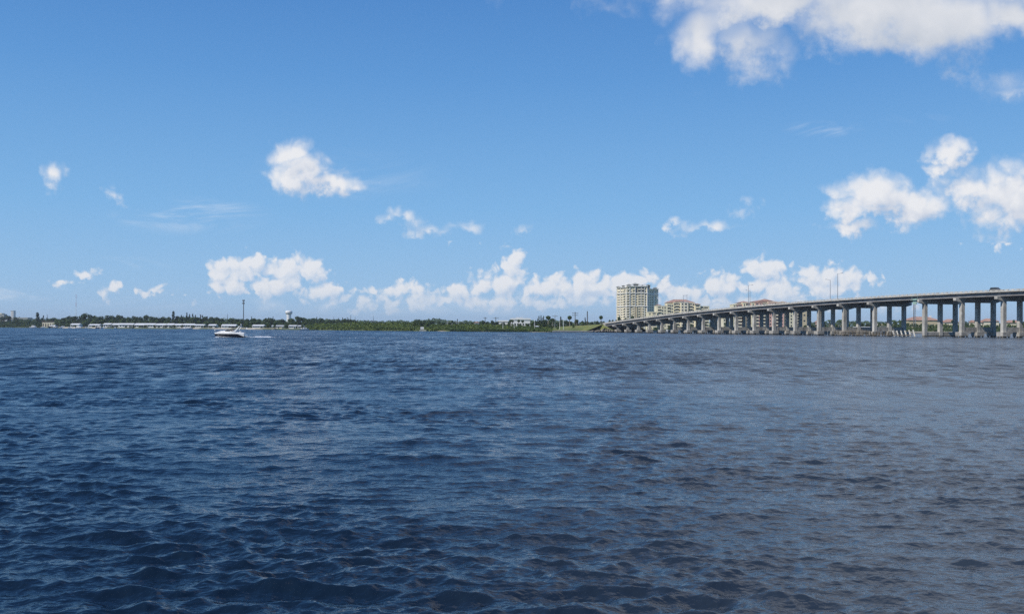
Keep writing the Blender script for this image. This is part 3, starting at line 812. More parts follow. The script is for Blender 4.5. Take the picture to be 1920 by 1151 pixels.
block_building('apartment_block', 'yellow low-rise apartment block with red hip roofs to the right of the tower', 1000.0, 1270, [
    dict(x=(1212,1229.5), top=585.5, m=M_cream, bays=[(.25,1.2,'w'),(.7,3.2,'b')], y=-8, dep=12),
    dict(x=(1229.5,1251), top=574, m=M_yel, bays=[(.28,3.2,'b'),(.58,1.2,'w'),(.78,1.2,'w')], y=-2),
    dict(x=(1251,1262.5), top=570.5, m=M_yel, bays=[(.2,2.6,'b'),(.55,1.2,'w'),(.85,1.2,'w')], y=-.8),
    dict(x=(1262.5,1275), top=567.5, m=M_yel, bays=[(.18,1.8,'w'),(.5,3.4,'b'),(.85,1.2,'w')], y=-1.6),
    dict(x=(1275,1289), top=567.2, m=M_creamw, bays=[(.25,1.8,'w'),(.68,2.4,'w')], y=-4, cm=M_white),
    dict(x=(1289,1302), top=568.0, m=M_creamw, bays=[(.35,4.0,'b'),(.8,1.4,'w')], y=-1.2),
    dict(x=(1302,1312), top=571.5, m=M_yel, bays=[(.5,3.4,'b')], y=-2.5, roof=1.2),
    dict(x=(1312,1330), top=574.5, m=M_yel, bays=[(.22,2.2,'b'),(.65,3.8,'b')], y=0, flat=True),
    dict(x=(1251.5,1303), top=567.8, m=M_cream, y=3, dep=16, flat=False, roof=3.4),
    dict(x=(1268,1282), top=566.2, m=M_cream, y=1, dep=9, flat=False, roof=2.2),
    dict(x=(1232,1240), top=572.5, m=M_cream, y=4, dep=8, flat=False, roof=1.0),
], 'apartment block')
bays5 = lambda *a: list(a)
block_building('apartment_block', 'pink and yellow apartment block seen through the bridge columns', 900.0, 1430, [
    dict(x=(1354,1366), top=597, m=M_creamw, bays=W3(2), y=-3, dep=10),
    dict(x=(1374,1380), top=571, m=M_yel, bays=[(.5,1.0,'w')], y=-1),
    dict(x=(1380,1392), top=570, m=M_pink, bays=[(.6,3.6,'b')], y=0),
    dict(x=(1392,1398), top=568, m=M_cream, bays=[(.5,1.0,'w')], y=-1.5),
    dict(x=(1398,1408), top=568, m=M_pink, bays=[(.5,3.0,'b')], y=0),
    dict(x=(1408,1415), top=568, m=M_yel, bays=[(.5,1.2,'w')], y=-1.5),
    dict(x=(1415,1428), top=568, m=M_pink, bays=[(.25,2.2,'b'),(.75,1.2,'w')], y=-2.4, cm=M_pink),
    dict(x=(1428,1440), top=568, m=M_tan, bays=[(.5,3.4,'b')], y=0),
    dict(x=(1440,1452), top=567, m=M_pink, bays=[(.3,1.0,'w'),(.7,1.0,'w')], y=-1.5),
    dict(x=(1452,1462), top=567, m=M_pink, bays=[(.4,3.2,'b')], y=0),
    dict(x=(1462,1469), top=567, m=M_pink, bays=[(.5,1.1,'w')], y=-1.5),
    dict(x=(1469,1478), top=568, m=M_cream, bays=[(.6,3.0,'b')], y=0),
    dict(x=(1478,1490), top=570, m=M_yel, bays=[(.35,1.3,'w'),(.8,1.0,'w')], y=-2.4),
    dict(x=(1386,1412), top=568.4, m=M_cream, y=4, dep=14, flat=False, roof=1.8),
    dict(x=(1412,1462), top=567, m=M_cream, y=3, dep=18, flat=False, roof=2.2),
    dict(x=(1428,1450), top=564.8, m=M_cream, y=6, dep=9, flat=False, roof=2.0),
    dict(x=(1462,1482), top=568.4, m=M_cream, y=4, dep=12, flat=False, roof=1.6),
], 'apartment block')
block_building('apartment_block', 'narrow tan apartment wing just right of the pink building under the bridge', 1040.0, 1508, [
    dict(x=(1492,1502), top=578, m=M_creamw, bays=[(.3,1.3,'w'),(.7,1.3,'w')], y=6),
    dict(x=(1503,1516), top=577, m=M_tan, bays=[(.4,2.0,'w')], y=0, floors=6.2),
], 'apartment block')

# houses beyond the bridge
def house(name, label, px0, px1, ytop, yeave, Y0, m, rm=M_redroof, cat='house', group=None, dep=None, chim=False, hipr=True, flat=False, wn=3, ybase=None):
    sc = Y0 / F; pc = (px0 + px1) / 2; w = (px1 - px0) * sc; h = max(2.4, ZY(pc, yeave, Y0) - G)
    hr = max(.5, ZY(pc, ytop, Y0) - G - h); dep = dep or min(14, max(7, w * .55))
    o = empty(name, (XY(pc, Y0), Y0, G), 0, label, cat, group)
    b = MB(); b.box(-w/2, w/2, 0, dep, -.4, h); b.build('wall', m, o)
    b = MB()
    if flat: b.box(-w/2 - .4, w/2 + .4, -.6, dep + .5, h, h + max(.35, hr))
    elif hipr: b.hip(-w/2 - .7, w/2 + .7, -.7, dep + .7, h, hr)
    else: b.gable(-w/2 - .5, w/2 + .5, -.6, dep + .6, h, hr)
    rf = b.build('roof', rm, o)
    if chim: b = MB(); b.box(w*.28, w*.28+1.0, dep*.4, dep*.4+1, h + .2, h + hr + .9); b.build('chimney', M_white, rf)
    for i in range(wn):
        x = -w/2 + w * (i + .5) / wn; ww = min(1.1, w / wn * .32)
        zc = h * .55
        b = MB(); b.box(x - ww, x + ww, -.04, .1, zc - min(.9, h*.3), zc + min(.7, h*.25)); b.build('window' if i != wn // 2 else 'door', M_glass, o)
        if h > 5.5: b = MB(); b.box(x - ww, x + ww, -.04, .1, h*.22 - .9, h*.22 + .7); b.build('window', M_glass, o)
    return o
house('house', 'large red-roofed house behind the tall channel pier of the bridge', 1704, 1762, 593.5, 600.5, 690, M_tan, chim=True, wn=6)
house('house', 'small red-roofed lower wing right of the large house under the bridge', 1744, 1764, 600, 604, 715, M_tan, wn=3)
house('house', 'white house with pink roof terraces right of the large red-roofed house', 1771, 1797, 598, 604, 700, M_creamw, flat=False, wn=4)
house('house', 'cream house with tan gable roof left of the second red-roofed house', 1826, 1842, 600, 604.5, 690, M_creamw, hipr=False, wn=3)
house('house', 'red-roofed house with white window bands right of the second bridge footing', 1844, 1873, 597, 602.5, 690, M_creamw, wn=5)
house('house', 'low red-roofed house nearest the right edge beneath the bridge', 1887, 1920, 600, 605, 690, M_cream, wn=5)
house('house', 'small red-roofed house in palms between the bridge columns left of the channel', 1534, 1545, 596, 604, 780, M_pink, wn=2)
house('boathouse', 'low white boathouse on the bank seen through the channel span', 1608, 1634, 612.5, 615, 640, M_white, rm=M_whiteroof, flat=True, wn=3, cat='boathouse')
house('house', 'tan roofed cottage behind the white yacht in the channel opening', 1645, 1662, 606.5, 610.5, 700, M_cream, rm=M_tan, wn=2)

# left bank buildings
house('warehouse', 'long grey warehouse behind the mangroves at the far left edge', -30, 52, 595.2, 599, 1560, M_greyroof, rm=M_greyroof, cat='warehouse', flat=True, wn=8)
house('warehouse', 'pale low shed in front of the grey warehouse at the left edge', -10, 14, 600, 602, 1480, M_creamw, rm=M_whiteroof, cat='shed', flat=True, wn=3)
def white_block():
    Y0 = 1900.0; o = empty('tower_block', (XY(22.5, Y0), Y0, G), 0, 'square white tower block rising above the trees at far left', 'tower block')
    z = ZY(22.5, 583, Y0) - G; b = MB(); b.box(-2.6, 2.6, 0, 9, -.4, z); b.build('wall', M_white, o)
    b = MB(); b.box(-2.8, 2.8, -.3, 9.3, z, z + .6); b.build('parapet', M_greyroof, o)
    for i in range(6): b = MB(); b.box(-.9, .9, -.05, .1, z - 3.4 - i * 3.6, z - 1.6 - i * 3.6); b.build('window', M_glass, o)
    o2 = empty('tower_block', (XY(2, 2000), 2000, G), 0, 'flat grey block above the trees touching the left edge', 'tower block')
    z = ZY(2, 587, 2000) - G; b = MB(); b.box(-9, 6, 0, 12, -.4, z - 2); b.build('wall', M_greyroof, o2); b = MB(); b.box(-9, 1.5, -.3, 12.3, z - 2, z); b.build('plant_room', M_creamw, o2)
white_block()
def shoreY2(px, d): return shoreY(px) + d
house('clubhouse', 'long cream clubhouse with brown roof behind the left marina', 79, 106, 602.2, 603.8, 1180, M_creamw, rm=M_brownroof, cat='clubhouse', flat=True, wn=6)
MH = [ # x0, x1, roof top, eave, tint
 (132,148,606.3,608.2,0),(166,186,607.4,609.0,0),(193.5,207,605.8,607.6,1),(210,222,606.0,608.2,1),(223,249,605.9,608.0,1),(252,270,606.0,608.6,1),
 (271,290,606.0,608.2,1),(292,310,606.4,608.6,1),(312,325,606.2,608.4,1),(327,341,606.8,608.8,1),(343,363,606.6,608.6,1),(364,382,607.8,609.4,1),
 (390.5,404,607.8,609.6,1),(415,441.5,608.0,610.2,0),(473,494,608.6,610.4,0),(509,521,609.8,611.6,0),(521.5,531,609.8,611.4,2),(541,555,609.4,611.4,1),(558,567,609.8,611.6,0),(572,577,610.6,612.6,1)]
def mobile_home(i, x0, x1, yt, ye, k_):
    pc = (x0 + x1) / 2; Y0 = shoreY(pc) + 22; sc = Y0 / F; w = (x1 - x0) * sc
    lab = f"{ORD[i]} white waterfront mobile home from the left on the far left bank"
    o = empty('mobile_home', (XY(pc, Y0), Y0, G), 0, lab, 'mobile home', 'white mobile homes along the left bank')
    ze = max(2.2, ZY(pc, ye + .7, Y0) - G); zr = ZY(pc, yt, Y0) - G
    dep = 9; cw = w * .68; flip = -1 if i % 3 == 0 else 1
    b = MB(); xa, xb = sorted((flip * (-w/2), flip * (-w/2 + cw))); b.box(xa, xb, 0, dep, -.4, ze); b.build('wall', M_white if k_ != 2 else M_cream, o)
    b = MB(); b.gable(-w/2 - .3, w/2 + .3, -.9, dep + .4, ze, max(.7, zr - ze)); b.build('roof', M_whiteroof, o)
    for u in (.72, .97):
        x = flip * (-w/2 + u * w); b = MB(); b.box(x - .12, x + .12, -.6, -.36, -.4, ze); b.build('carport_post', M_white, o)
    n = 3 if w > 9 else 2
    for j in range(n):
        x = xa + (xb - xa) * (j + .5) / n
        b = MB(); b.box(x - .75, x + .75, -.04, .1, 1.1, 2.2); b.build('window', M_glass, o)
for i, a in enumerate(MH): mobile_home(i, *a)

# white villas on the middle bank
house('villa', 'white villa with stepped roof terraces above the middle mangroves', 958, 994, 596.5, 599.5, 760, M_white, rm=M_whiteroof, cat='villa', flat=True, wn=7)
house('villa', 'small raised white storey on top of the stepped villa', 968, 979, 594.8, 596.4, 775, M_white, rm=M_whiteroof, cat='villa', wn=2, flat=True)
house('villa', 'low white villa half hidden in trees left of the stepped villa', 934, 952, 600.5, 603, 770, M_white, rm=M_whiteroof, cat='villa', wn=3, flat=True)
house('cottage', 'white cottage with pink roof peeping over the mangroves left of the villas', 889, 898, 603, 605, 780, M_white, rm=M_redroof, cat='cottage', wn=2)
house('cottage', 'low pale cottage row behind the mangroves near the two small palms', 838, 868, 603.6, 605, 800, M_white, rm=M_greyroof, cat='cottage', wn=5, flat=True)
house('hut', 'tiny white hut among the shrubs left of the grassy embankment', 1004, 1010, 614.5, 617, 600, M_white, rm=M_whiteroof, cat='hut', wn=1)

# ------------------------------------------------------------------ towers, masts, poles
def water_tower():
    Y0 = 1750.0; px = 541.5; o = empty('water_tower', (XY(px, Y0), Y0, G), 0, 'white water tower with broad round tank above the left treeline', 'water tower')
    zt = ZY(px, 581.8, Y0) - G; zb_ = ZY(px, 589.0, Y0) - G; r = 6.2
    h = zt - zb_
    b = MB(); b.lathe([(4.0, zb_ - .3), (5.6, zb_ + h*.06), (r, zb_ + h*.2), (r + .15, zb_ + h*.62), (r*.95, zb_ + h*.78), (r*.68, zb_ + h*.93), (.4, zt)], 28); b.build('tank', M_white, o, True)
    b = MB(); b.lathe([(5.4, 0), (4.1, 3), (3.9, zb_ - 3), (4.3, zb_)], 24); b.build('shaft', M_white, o, True)
    b = MB(); b.lathe([(r + .15, zb_ + h*.30), (r + .5, zb_ + h*.31), (r + .5, zb_ + h*.36), (r + .15, zb_ + h*.37)], 28); b.build('catwalk', M_steel, o)
water_tower()
def mast(px, ytop, Y0, r, label, name, cat, paint=False, head=0, m=M_dsteel, px_top=None):
    o = empty(name, (XY(px, Y0), Y0, G), 0, label, cat); z = ZY(px, ytop, Y0) - G
    if paint:
        n = 8
        for i in range(n):
            b = MB(); b.tube((0, 0, z*i/n), (0, 0, z*(i+1)/n), r * (1 - .5*i/n), r * (1 - .5*(i+1)/n), 6); b.build('mast_section', (M_red if i >= n//2 else M_white) if i % 2 else M_white, o)
        return o
    b = MB(); b.tube((0, 0, -.5), (0, 0, z), r, r * .75, 10); b.build('pole', m, o)
    if head:
        for zz in (z - 1.2, z - 5.5):
            b = MB(); b.lathe([(head*.5, zz-.1), (head, zz-.1), (head, zz+.1), (head*.5, zz+.1)], 12)
            for i in range(6):
                a = i * math.pi / 3; x, y = head * math.cos(a), head * math.sin(a); b.box(x-.25, x+.25, y-.25, y+.25, zz-1.2, zz+1.2)
            b.build('antenna_ring', M_dsteel, o)
    return o
mast(456.5, 562, 1500, .75, 'dark steel cell tower with two antenna rings behind the speedboat', 'cell_tower', 'cell tower', head=1.6)
mast(142.5, 552, 2000, .55, 'very thin red and white radio mast above the left treeline', 'radio_mast', 'radio mast', paint=True)
def upole(px, ytop, Y0, arms, label, m=M_wood, ysec=None, w=4.2, r=.22):
    o = empty('utility_pole', (XY(px, Y0), Y0, G), .2, label, 'utility pole', 'utility poles near the embankment'); z = ZY(px, ytop, Y0) - G
    b = MB(); b.tube((0, 0, -.5), (0, 0, z), r * 1.2, r, 8); b.build('pole', m, o)
    for j in range(arms):
        zz = z - .8 - j * 1.4
        b = MB(); b.box(-w/2, w/2, -.09, .09, zz - .12, zz + .12); c = b.build('crossarm', m, o)
        b = MB()
        for x in (-w*.45, -w*.2, w*.2, w*.45): b.tube((x, 0, zz + .1), (x, 0, zz + .45), .09, n=6)
        b.build('insulator', M_steel, c)
upole(1040.5, 590.5, 640, 1, 'pale utility pole with one crossarm left of the tallest pole', w=3.6, r=.16, m=M_steel)
upole(1078.3, 585, 640, 2, 'dark utility pole with crossarms standing over the embankment trees', m=M_woodd, w=4.2)
upole(1101.2, 583.5, 640, 0, 'plain dark pole without crossarm left of the round-headed palm', m=M_woodd, r=.3)
upole(909.5, 594.5, 800, 1, 'small utility pole with crossarm above the mangroves left of the villas', m=M_woodd, w=3)
upole(929.5, 594.5, 800, 1, 'small utility pole just left of the low white villa', m=M_woodd, w=5)
upole(1713.5, 553, 640, 2, 'tall dark utility pole standing beyond the bridge channel', m=M_dsteel, w=9, r=.32)
upole(1716.6, 556, 645, 1, 'grey pole right beside the tall dark pole beyond the channel', m=M_steel, w=9, r=.18)
for px, yt, lab in ((1002.5,600.5,'white light post at the left end of the embankment trees'),(1049.5,600,'left one of two white posts standing on the grass'),(1056.5,599.5,'right one of two white posts standing on the grass'),
                    (964,601,'leftmost short white post in the shrubs below the villa'),(943,603.5,'pale post standing in the green shrubs below the low villa')):
    Y0 = 595; o = empty('light_post', (XY(px, Y0), Y0, G), 0, lab, 'post', 'white posts near the embankment'); z = ZY(px, yt, Y0) - G
    b = MB(); b.tube((0, 0, -.4), (0, 0, z), .14, .11, 8); b.build('pole', M_white, o)
    b = MB(); b.lathe([(.1, z), (.28, z + .1), (.24, z + .35), (.05, z + .42)], 10); b.build('lamp_head', M_white, o)

def marker():
    Y0 = shoreY(791) - 14; o = empty('channel_marker', (XY(791.5, Y0), Y0, 0), .1, 'white rectangular sign board on posts standing in the water before the mangroves', 'channel marker')
    z = ZY(791.5, 612.8, Y0); b = MB(); b.box(-1.1, 1.1, -.06, .06, z - 1.5, z); b.build('sign_board', M_white, o)
    b = MB()
    for x in (-.8, .8): b.tube((x, .15, -1.5), (x, .15, z), .12, n=6)
    b.build('post', M_wood, o)
    b = MB(); b.box(-1.8, 2.6, -.5, 1.6, .35, .75); b.build('platform', M_white, o)
marker()
b = MB(); b.lathe([(.02,-.12),(.16,-.06),(.2,.05),(.15,.18),(.03,.25)], 12)
Yb = H * F / (668.5 - hor(771)); bo = b.build('buoy', M_white, None, True); bo.location = (XY(771.5, Yb), Yb, 0); bo.scale = (.5, .5, .5); tag(bo, 'tiny white float bobbing alone in the open water', 'buoy')
# ------------------------------------------------------------------ vegetation
def leaf_mesh(name, pts, nrm, size, m, r_=None):
    """many leaf-sized quads around the given points"""
    r_ = r_ or rng; n = len(pts); pts = np.asarray(pts); nrm = np.asarray(nrm) + r_.normal(0, .55, (n, 3)); nrm /= np.linalg.norm(nrm, axis=1)[:, None] + 1e-9
    a = np.cross(nrm, r_.normal(0, 1, (n, 3))); a /= np.linalg.norm(a, axis=1)[:, None] + 1e-9; b = np.cross(nrm, a)
    s = (size * r_.uniform(.6, 1.3, n))[:, None]; s2 = s * r_.uniform(.5, .9, (n, 1))
    V = np.stack([pts - a*s - b*s2*.4, pts + b*s2*-1, pts + a*s + b*s2*.3, pts + b*s2], 1).reshape(-1, 3)
    Fq = np.arange(n * 4).reshape(-1, 4)
    me = bpy.data.meshes.new(name); me.from_pydata(V.tolist(), [], Fq.tolist()); me.materials.append(m); me.update()
    return me
def crown_points(lobes, n, r_):
    P_ = []; N_ = []
    w = np.array([l[3] * l[4] for l in lobes]); w = w / w.sum()
    for _ in range(n):
        x, y, z, rx, rz = lobes[r_.choice(len(lobes), p=w)]
        d = r_.normal(0, 1, 3); d /= np.linalg.norm(d); k = r_.uniform(.55, 1.05) ** .6
        P_.append((x + d[0]*rx*k, y + d[1]*rx*k, z + d[2]*rz*k)); N_.append(d)
    return P_, N_
def tree_proto(kind, seed):
    """ten metres tall at unit scale"""
    r_ = np.random.default_rng(seed); t = MB(); lobes = []; mat_ = M_leaf; bark = M_bark; size = .42; n = 700
    if kind in ('broad', 'bushy'):
        t.tube((0,0,-.3),(.1,.1,4.5),.38,.26,7)
        for i in range(11):
            a = r_.uniform(0, 6.28); q = r_.uniform(.3, 1); R0 = r_.uniform(1.6, 3.9) * q; z = r_.uniform(3.0, 8.4) - R0 * .25 if kind == 'broad' else r_.uniform(2.2, 7.6)
            x, y = R0 * math.cos(a), R0 * math.sin(a); rr = r_.uniform(1.6, 2.6); lobes.append((x, y, z, rr, rr * .72))
            t.tube((.1,.1,3.2 + .15*i), (x*.8, y*.8, z), .16, .06, 5)
        lobes.append((r_.uniform(-1,1), 0, 8.3, 1.9, 1.5))
        mat_ = M_leaf if kind == 'broad' else M_leaf2; n = 1300; size = .5
    elif kind == 'pine':            # casuarina: ragged tall plume
        t.tube((0,0,-.3),(.15,0,9.3),.24,.06,7)
        for i in range(13):
            z = 1.8 + i * .62; rr = (1.35 - .09 * i) * r_.uniform(.6, 1.25); a = r_.uniform(0, 6.28); x = rr*.7*math.cos(a); y = rr*.7*math.sin(a)
            lobes.append((x, y, z, max(.35, rr*.7), .55)); t.tube((.05,0,z-.4),(x*1.2,y*1.2,z),.06,.03,4)
        mat_ = M_needle; size = .30; n = 600
    elif kind == 'norfolk':         # tiered cone
        t.tube((0,0,-.3),(0,0,9.9),.2,.03,7)
        for i in range(14):
            z = 1.2 + i * .63; rr = 1.75 * (1 - i / 14.5)
            for j in range(6):
                a = j * 1.047 + i * .5; lobes.append((rr*.6*math.cos(a), rr*.6*math.sin(a), z, max(.14, rr*.38), .13))
                t.tube((0,0,z-.1),(rr*math.cos(a),rr*math.sin(a),z),.035,.02,4)
        mat_ = M_needle; size = .20; n = 900
    elif kind == 'cypress':         # narrow column
        t.tube((0,0,-.3),(0,0,8),.2,.06,7)
        for i in range(10): lobes.append((r_.normal(0,.12), r_.normal(0,.12), 1.2 + i * .85, .85 * (1.1 - abs(i-4)*.07), .8))
        mat_ = M_needle; size = .28; n = 800
    elif kind == 'palm':            # coconut palm
        t.tube((0,0,-.3),(.25,0,4),.22,.17,8); t.tube((.25,0,4),(.2,0,7.9),.17,.13,8)
    elif kind == 'cabbage':         # round-headed cabbage palm
        t.tube((0,0,-.3),(0,.1,7.6),.24,.2,8)
        lobes = [(0,.1,8.3,1.3,1.15)]; mat_ = M_palm; size = .42; n = 420
    bark = M_palmbark if kind in ('palm', 'cabbage') else M_bark
    tm = bpy.data.meshes.new('trunk'); tm.from_pydata(t.v, [], t.f); tm.materials.append(bark)
    if kind == 'palm':
        f = MB()
        for i in range(18):
            a = i * 2.4; up = r_.uniform(-.1, 1.0); L = r_.uniform(2.2, 2.9); p = Vector((.2, 0, 7.9)); hd = Vector((math.cos(a), math.sin(a), 0)); sd_ = Vector((-math.sin(a), math.cos(a), 0)); pts = []
            for j in range(7):
                u = j / 6; q = p + hd * (L * u) + Vector((0, 0, up * u * 1.6 - 2.1 * u * u)); wd = .42 * math.sin(math.pi * min(1, u * .85 + .12)); pts.append((q, wd))
            vs = []; fs = []
            for q, wd in pts: vs += [tuple(q - sd_*wd - Vector((0,0,wd*.7))), tuple(q), tuple(q + sd_*wd - Vector((0,0,wd*.7)))]
            for j in range(6): fs += [(j*3, j*3+1, j*3+4, j*3+3), (j*3+1, j*3+2, j*3+5, j*3+4)]
            f.add(vs, fs)
        cm = bpy.data.meshes.new('crown'); cm.from_pydata(f.v, [], f.f); cm.materials.append(M_palm)
    else:
        p, nn = crown_points(lobes, n, r_); cm = leaf_mesh('crown', p, nn, size, mat_, r_)
    return tm, cm
PROTO = {}
for kd, ns in (('broad', 4), ('bushy', 3), ('pine', 3), ('norfolk', 2), ('cypress', 2), ('palm', 2), ('cabbage', 2)):
    PROTO[kd] = [tree_proto(kd, 100 + 17 * i + len(kd)) for i in range(ns)]
NAMES = {'broad': ('broadleaf_tree', 'tree', 'dark spreading broadleaf tree'), 'bushy': ('bushy_tree', 'tree', 'green bushy tree'), 'pine': ('australian_pine', 'tree', 'ragged feathery pine'),
         'norfolk': ('norfolk_pine', 'tree', 'narrow pointed tiered pine'), 'cypress': ('cypress_tree', 'tree', 'dark columnar tree'), 'palm': ('palm_tree', 'palm', 'feather-leaved palm'), 'cabbage': ('palm_tree', 'palm', 'round-headed palm')}
LAND = [(-4, 'the left edge'), (22.5, 'the white tower block'), (70, 'the tall dark column tree'), (92, 'the cream clubhouse'), (142.5, 'the thin radio mast'), (208, 'the gap after the third mobile home'), (262, 'the sixth mobile home'), (325, 'the tall pale column tree'),
        (372, 'the twelfth mobile home'), (426, 'the pointed pine before the cell tower'), (456.5, 'the cell tower'), (484, 'the fifteenth mobile home'), (541.5, 'the water tower'), (657, 'the tallest pointed pine'), (700, 'the lone pointed pine'), (791, 'the white channel marker'),
        (830, 'the small sand beach'), (909, 'the first small utility pole'), (976, 'the stepped white villa'), (1040, 'the pale utility pole'), (1078, 'the dark crossarm pole'), (1127, 'the round-headed palm at the bridge end'), (1196, 'the apartment tower'), (1290, 'the yellow apartments'),
        (1430, 'the pink apartments'), (1510, 'the narrow tan apartment wing'), (1583, 'the first fendered pier'), (1640, 'the tall channel pier'), (1714, 'the tall pole beyond the channel'), (1766, 'the large red-roofed house'), (1805, 'the second-last whole pier'), (1858, 'the red-roofed house with white bands'), (1905, 'the last red-roofed house')]
TREES = []
def tree(kind, px, ytop, Y, wpx=None, label=None, group=None, z0=G, size_word=None):
    TREES.append(dict(kind=kind, px=px, y=ytop, Y=Y, w=wpx, label=label, group=group, z0=z0, row=size_word))
NATW = {'broad': 9.4, 'bushy': 9.4, 'pine': 3.2, 'norfolk': 3.5, 'cypress': 1.9, 'palm': 5.2, 'cabbage': 2.7}
def plant_all():
    TREES.sort(key=lambda d: d['px'])
    used = {}
    for i, t in enumerate(TREES):
        tm, cm = PROTO[t['kind']][i % len(PROTO[t['kind']])]
        nm, cat, desc = NAMES[t['kind']]
        h = ZY(t['px'], t['y'], t['Y']) - t['z0']; h = max(h, 1.5)
        o = bpy.data.objects.new(nm, None); COL.objects.link(o)
        s = h / 10.0; wx = (t['w'] * t['Y'] / F) / NATW[t['kind']] if t['w'] else s
        o.location = (XY(t['px'], t['Y']), t['Y'], t['z0']); o.rotation_euler = (0, 0, rng.uniform(0, 6.28)); o.scale = (wx, wx, s)
        lab = t['label']
        if not lab:
            ln = min(LAND, key=lambda l: abs(l[0] - t['px'])); side = 'left' if t['px'] < ln[0] else 'right'
            key = (t['kind'], ln[1], side, t['row']); used.setdefault(key, []).append((abs(ln[0] - t['px']), o)); t['o'] = o
            o['_k'] = 0
        else: o['label'] = lab
        o['category'] = cat
        if t['group']: o['group'] = t['group']
        a = bpy.data.objects.new('trunk', tm); COL.objects.link(a); a.parent = o
        a = bpy.data.objects.new('crown', cm); COL.objects.link(a); a.parent = o
    for (kd, ln, side, row), L in used.items():
        L.sort(key=lambda q: q[0])
        for j, (_, o) in enumerate(L):
            num = '' if len(L) == 1 else ORD[j] + ' '
            rw = '' if not row else row + ' '
            o['label'] = f"{num}{rw}{NAMES[kd][2]} {side} of {ln}"
            if '_k' in o: del o['_k']
# left treeline: silhouette heights read along the bank
SIL = [(-6,596),(4,592.5),(14,590.5),(28,594),(40,597),(55,601),(64,601),(76,597.5),(92,597.5),(101,594.5),(112,597),(122,594.5),(131,591.5),(141,591.5),(151,590.8),(160,585.8),(168,588.5),(178,591),(189,592),(199,590.5),(210,590.5),(223,589.2),(233,594.5),
       (242,593.5),(251,591.5),(263,593),(274,589.5),(284,592.5),(296,594),(305,593),(315,593.5),(334,592),(343,592),(352,592),(362,593),(372,594),(384,593),(396,593.5),(405,594),(415,596),(434,595.5),(444,597),(454,598),(464,597),(475,596),(487,597.5),(499,595.5),
       (509,595.5),(520,598.5),(530,597.5),(548,596),(557,592.3),(566,594),(576,597),(587,595.8),(600,596),(612,600),(622,598.5),(634,598),(645,596.5),(655,597.5),(665,599.5),(676,602),(690,602.5),(702,603),(712,602),(723,602.8),(735,602.5),(745,602),(757,602.6)]
tl = 'trees of the left bank treeline'
for i, (px, y) in enumerate(SIL):
    base = float(np.interp(px, [0, 200, 560, 760], [1420, 1100, 1000, 900]))
    tree('broad', px + rng.uniform(-1.5, 1.5), y + .3, base + rng.uniform(0, 60), rng.uniform(17, 24), group=tl)
for px in range(108, 600, 11):       # nearer, lower and greener second row behind the homes
    y = float(np.interp(px, [100, 200, 330, 450, 600], [599.5, 598, 599.5, 601.5, 603])) + rng.uniform(-1.5, 1.6)
    tree('bushy', px + rng.uniform(-3, 3), y, shoreY(px) + rng.uniform(48, 75), rng.uniform(13, 19), group='green trees behind the mobile homes', size_word='lower')
for px, y in ((340,590),(350,585.3),(355,588.5),(361,587.5),(366,589.5),(376,589),(380,590.5),(388,592.5)): tree('pine', px, y, 1090 + rng.uniform(-20, 20), 8, group='ragged pines above the mobile homes')
for px, y in ((472,592.5),(512,592.8),(503,594),(594,593.5),(600,594),(635,595.5),(642,594.5),(652,594.5)): tree('pine', px, y, 1050, 5, group='scattered pines of the treeline')
tree('cypress', 70.3, 584, 1250, 6.6, 'tall dark column-shaped tree at the left end of the clubhouse')
tree('pine', 81.5, 590.5, 1250, 7, 'left one of two pointed trees beside the tall column tree')
tree('norfolk', 88.5, 589, 1250, 5.5, 'right one of two pointed trees beside the tall column tree')
tree('cypress', 324.8, 582, 1100, 6.0, 'tall pale column tree standing highest above the mobile homes')
tree('norfolk', 426.3, 587.5, 1100, 5, 'single pointed pine on the skyline left of the cell tower')
for px, y, w in ((438.5,593.5,2.6),(625.8,592.8,4),(649,594,2.6),(657.5,589.5,4.2),(664.5,595,2.4),(666.8,593,2.6),(700.3,591.2,3.2),(389,591.5,3),(407.5,592,2)): tree('norfolk', px, y, 1040, w, group='narrow pointed pines on the skyline')
# dark trees in front of the homes and round bushes by the water
tree('bushy', 449, 604.0, 790, 12, 'bright green round tree right behind the speedboat canopy'); tree('bushy', 464, 605.5, 790, 10, 'dark round tree at the water just right of the speedboat arch')
tree('bushy', 406, 612.3, 880, 9, 'low round shrub at the water left of the speedboat bow')
for px, y, w in ((503,606,8),(515,607,7),(535,608.5,8),(567,608,7),(236,610.5,5),(262,610,7),(298,610.8,6),(320,610.8,8),(384,611,8),(396,613.2,6),(212,611,6),(120,607,8),(113,605,9),(219,609,6),(251,609,7),(271,609.5,5),(290,609,6),(311,609,6),(327,609,7),(342,608.5,7),(363,609.5,6),(140,609,6),(176,609.5,6)): tree('bushy', px, y, shoreY(px) + 12, w, group='waterside bushes between the homes', size_word='waterside')
# middle bank
for px, y, w in ((779,598,9),(786,599.2,8),(796,599.8,8),(804,600,9),(812,599.6,10),(822,601.5,10),(831,603.5,9),(843,603,8),(852,603,8),(864,603.2,8),(875,603.2,8),(886,603.5,8),(897,603,8),(905,600,8),(914,602.5,8),(922,600,8),(932,602,8),(944,603,8),(955,603,7)):
    tree('broad', px, y, 760 + rng.uniform(-20, 30), w * 1.6, group='trees behind the middle mangroves')
for px, y, w in ((776,600.5,7),(789,603,8),(803,604,9),(815,606,10),(941,606,10),(952,606.5,8),(962,607,8),(988,606,9),(998,603,8),(974,607,8)):
    tree('bushy', px, y, 650 + rng.uniform(-10, 12), w * 1.5, group='green bushes of the middle bank', size_word='lower')
for px, y in ((957,598),(961,598.5),(972.5,598.2),(980,599),(848,600)): tree('cabbage', px, y, 690, None, group='small palms below the villas')
tree('cypress', 857.5, 596.5, 800, 2, 'thin dark columnar tree above the low cottages')
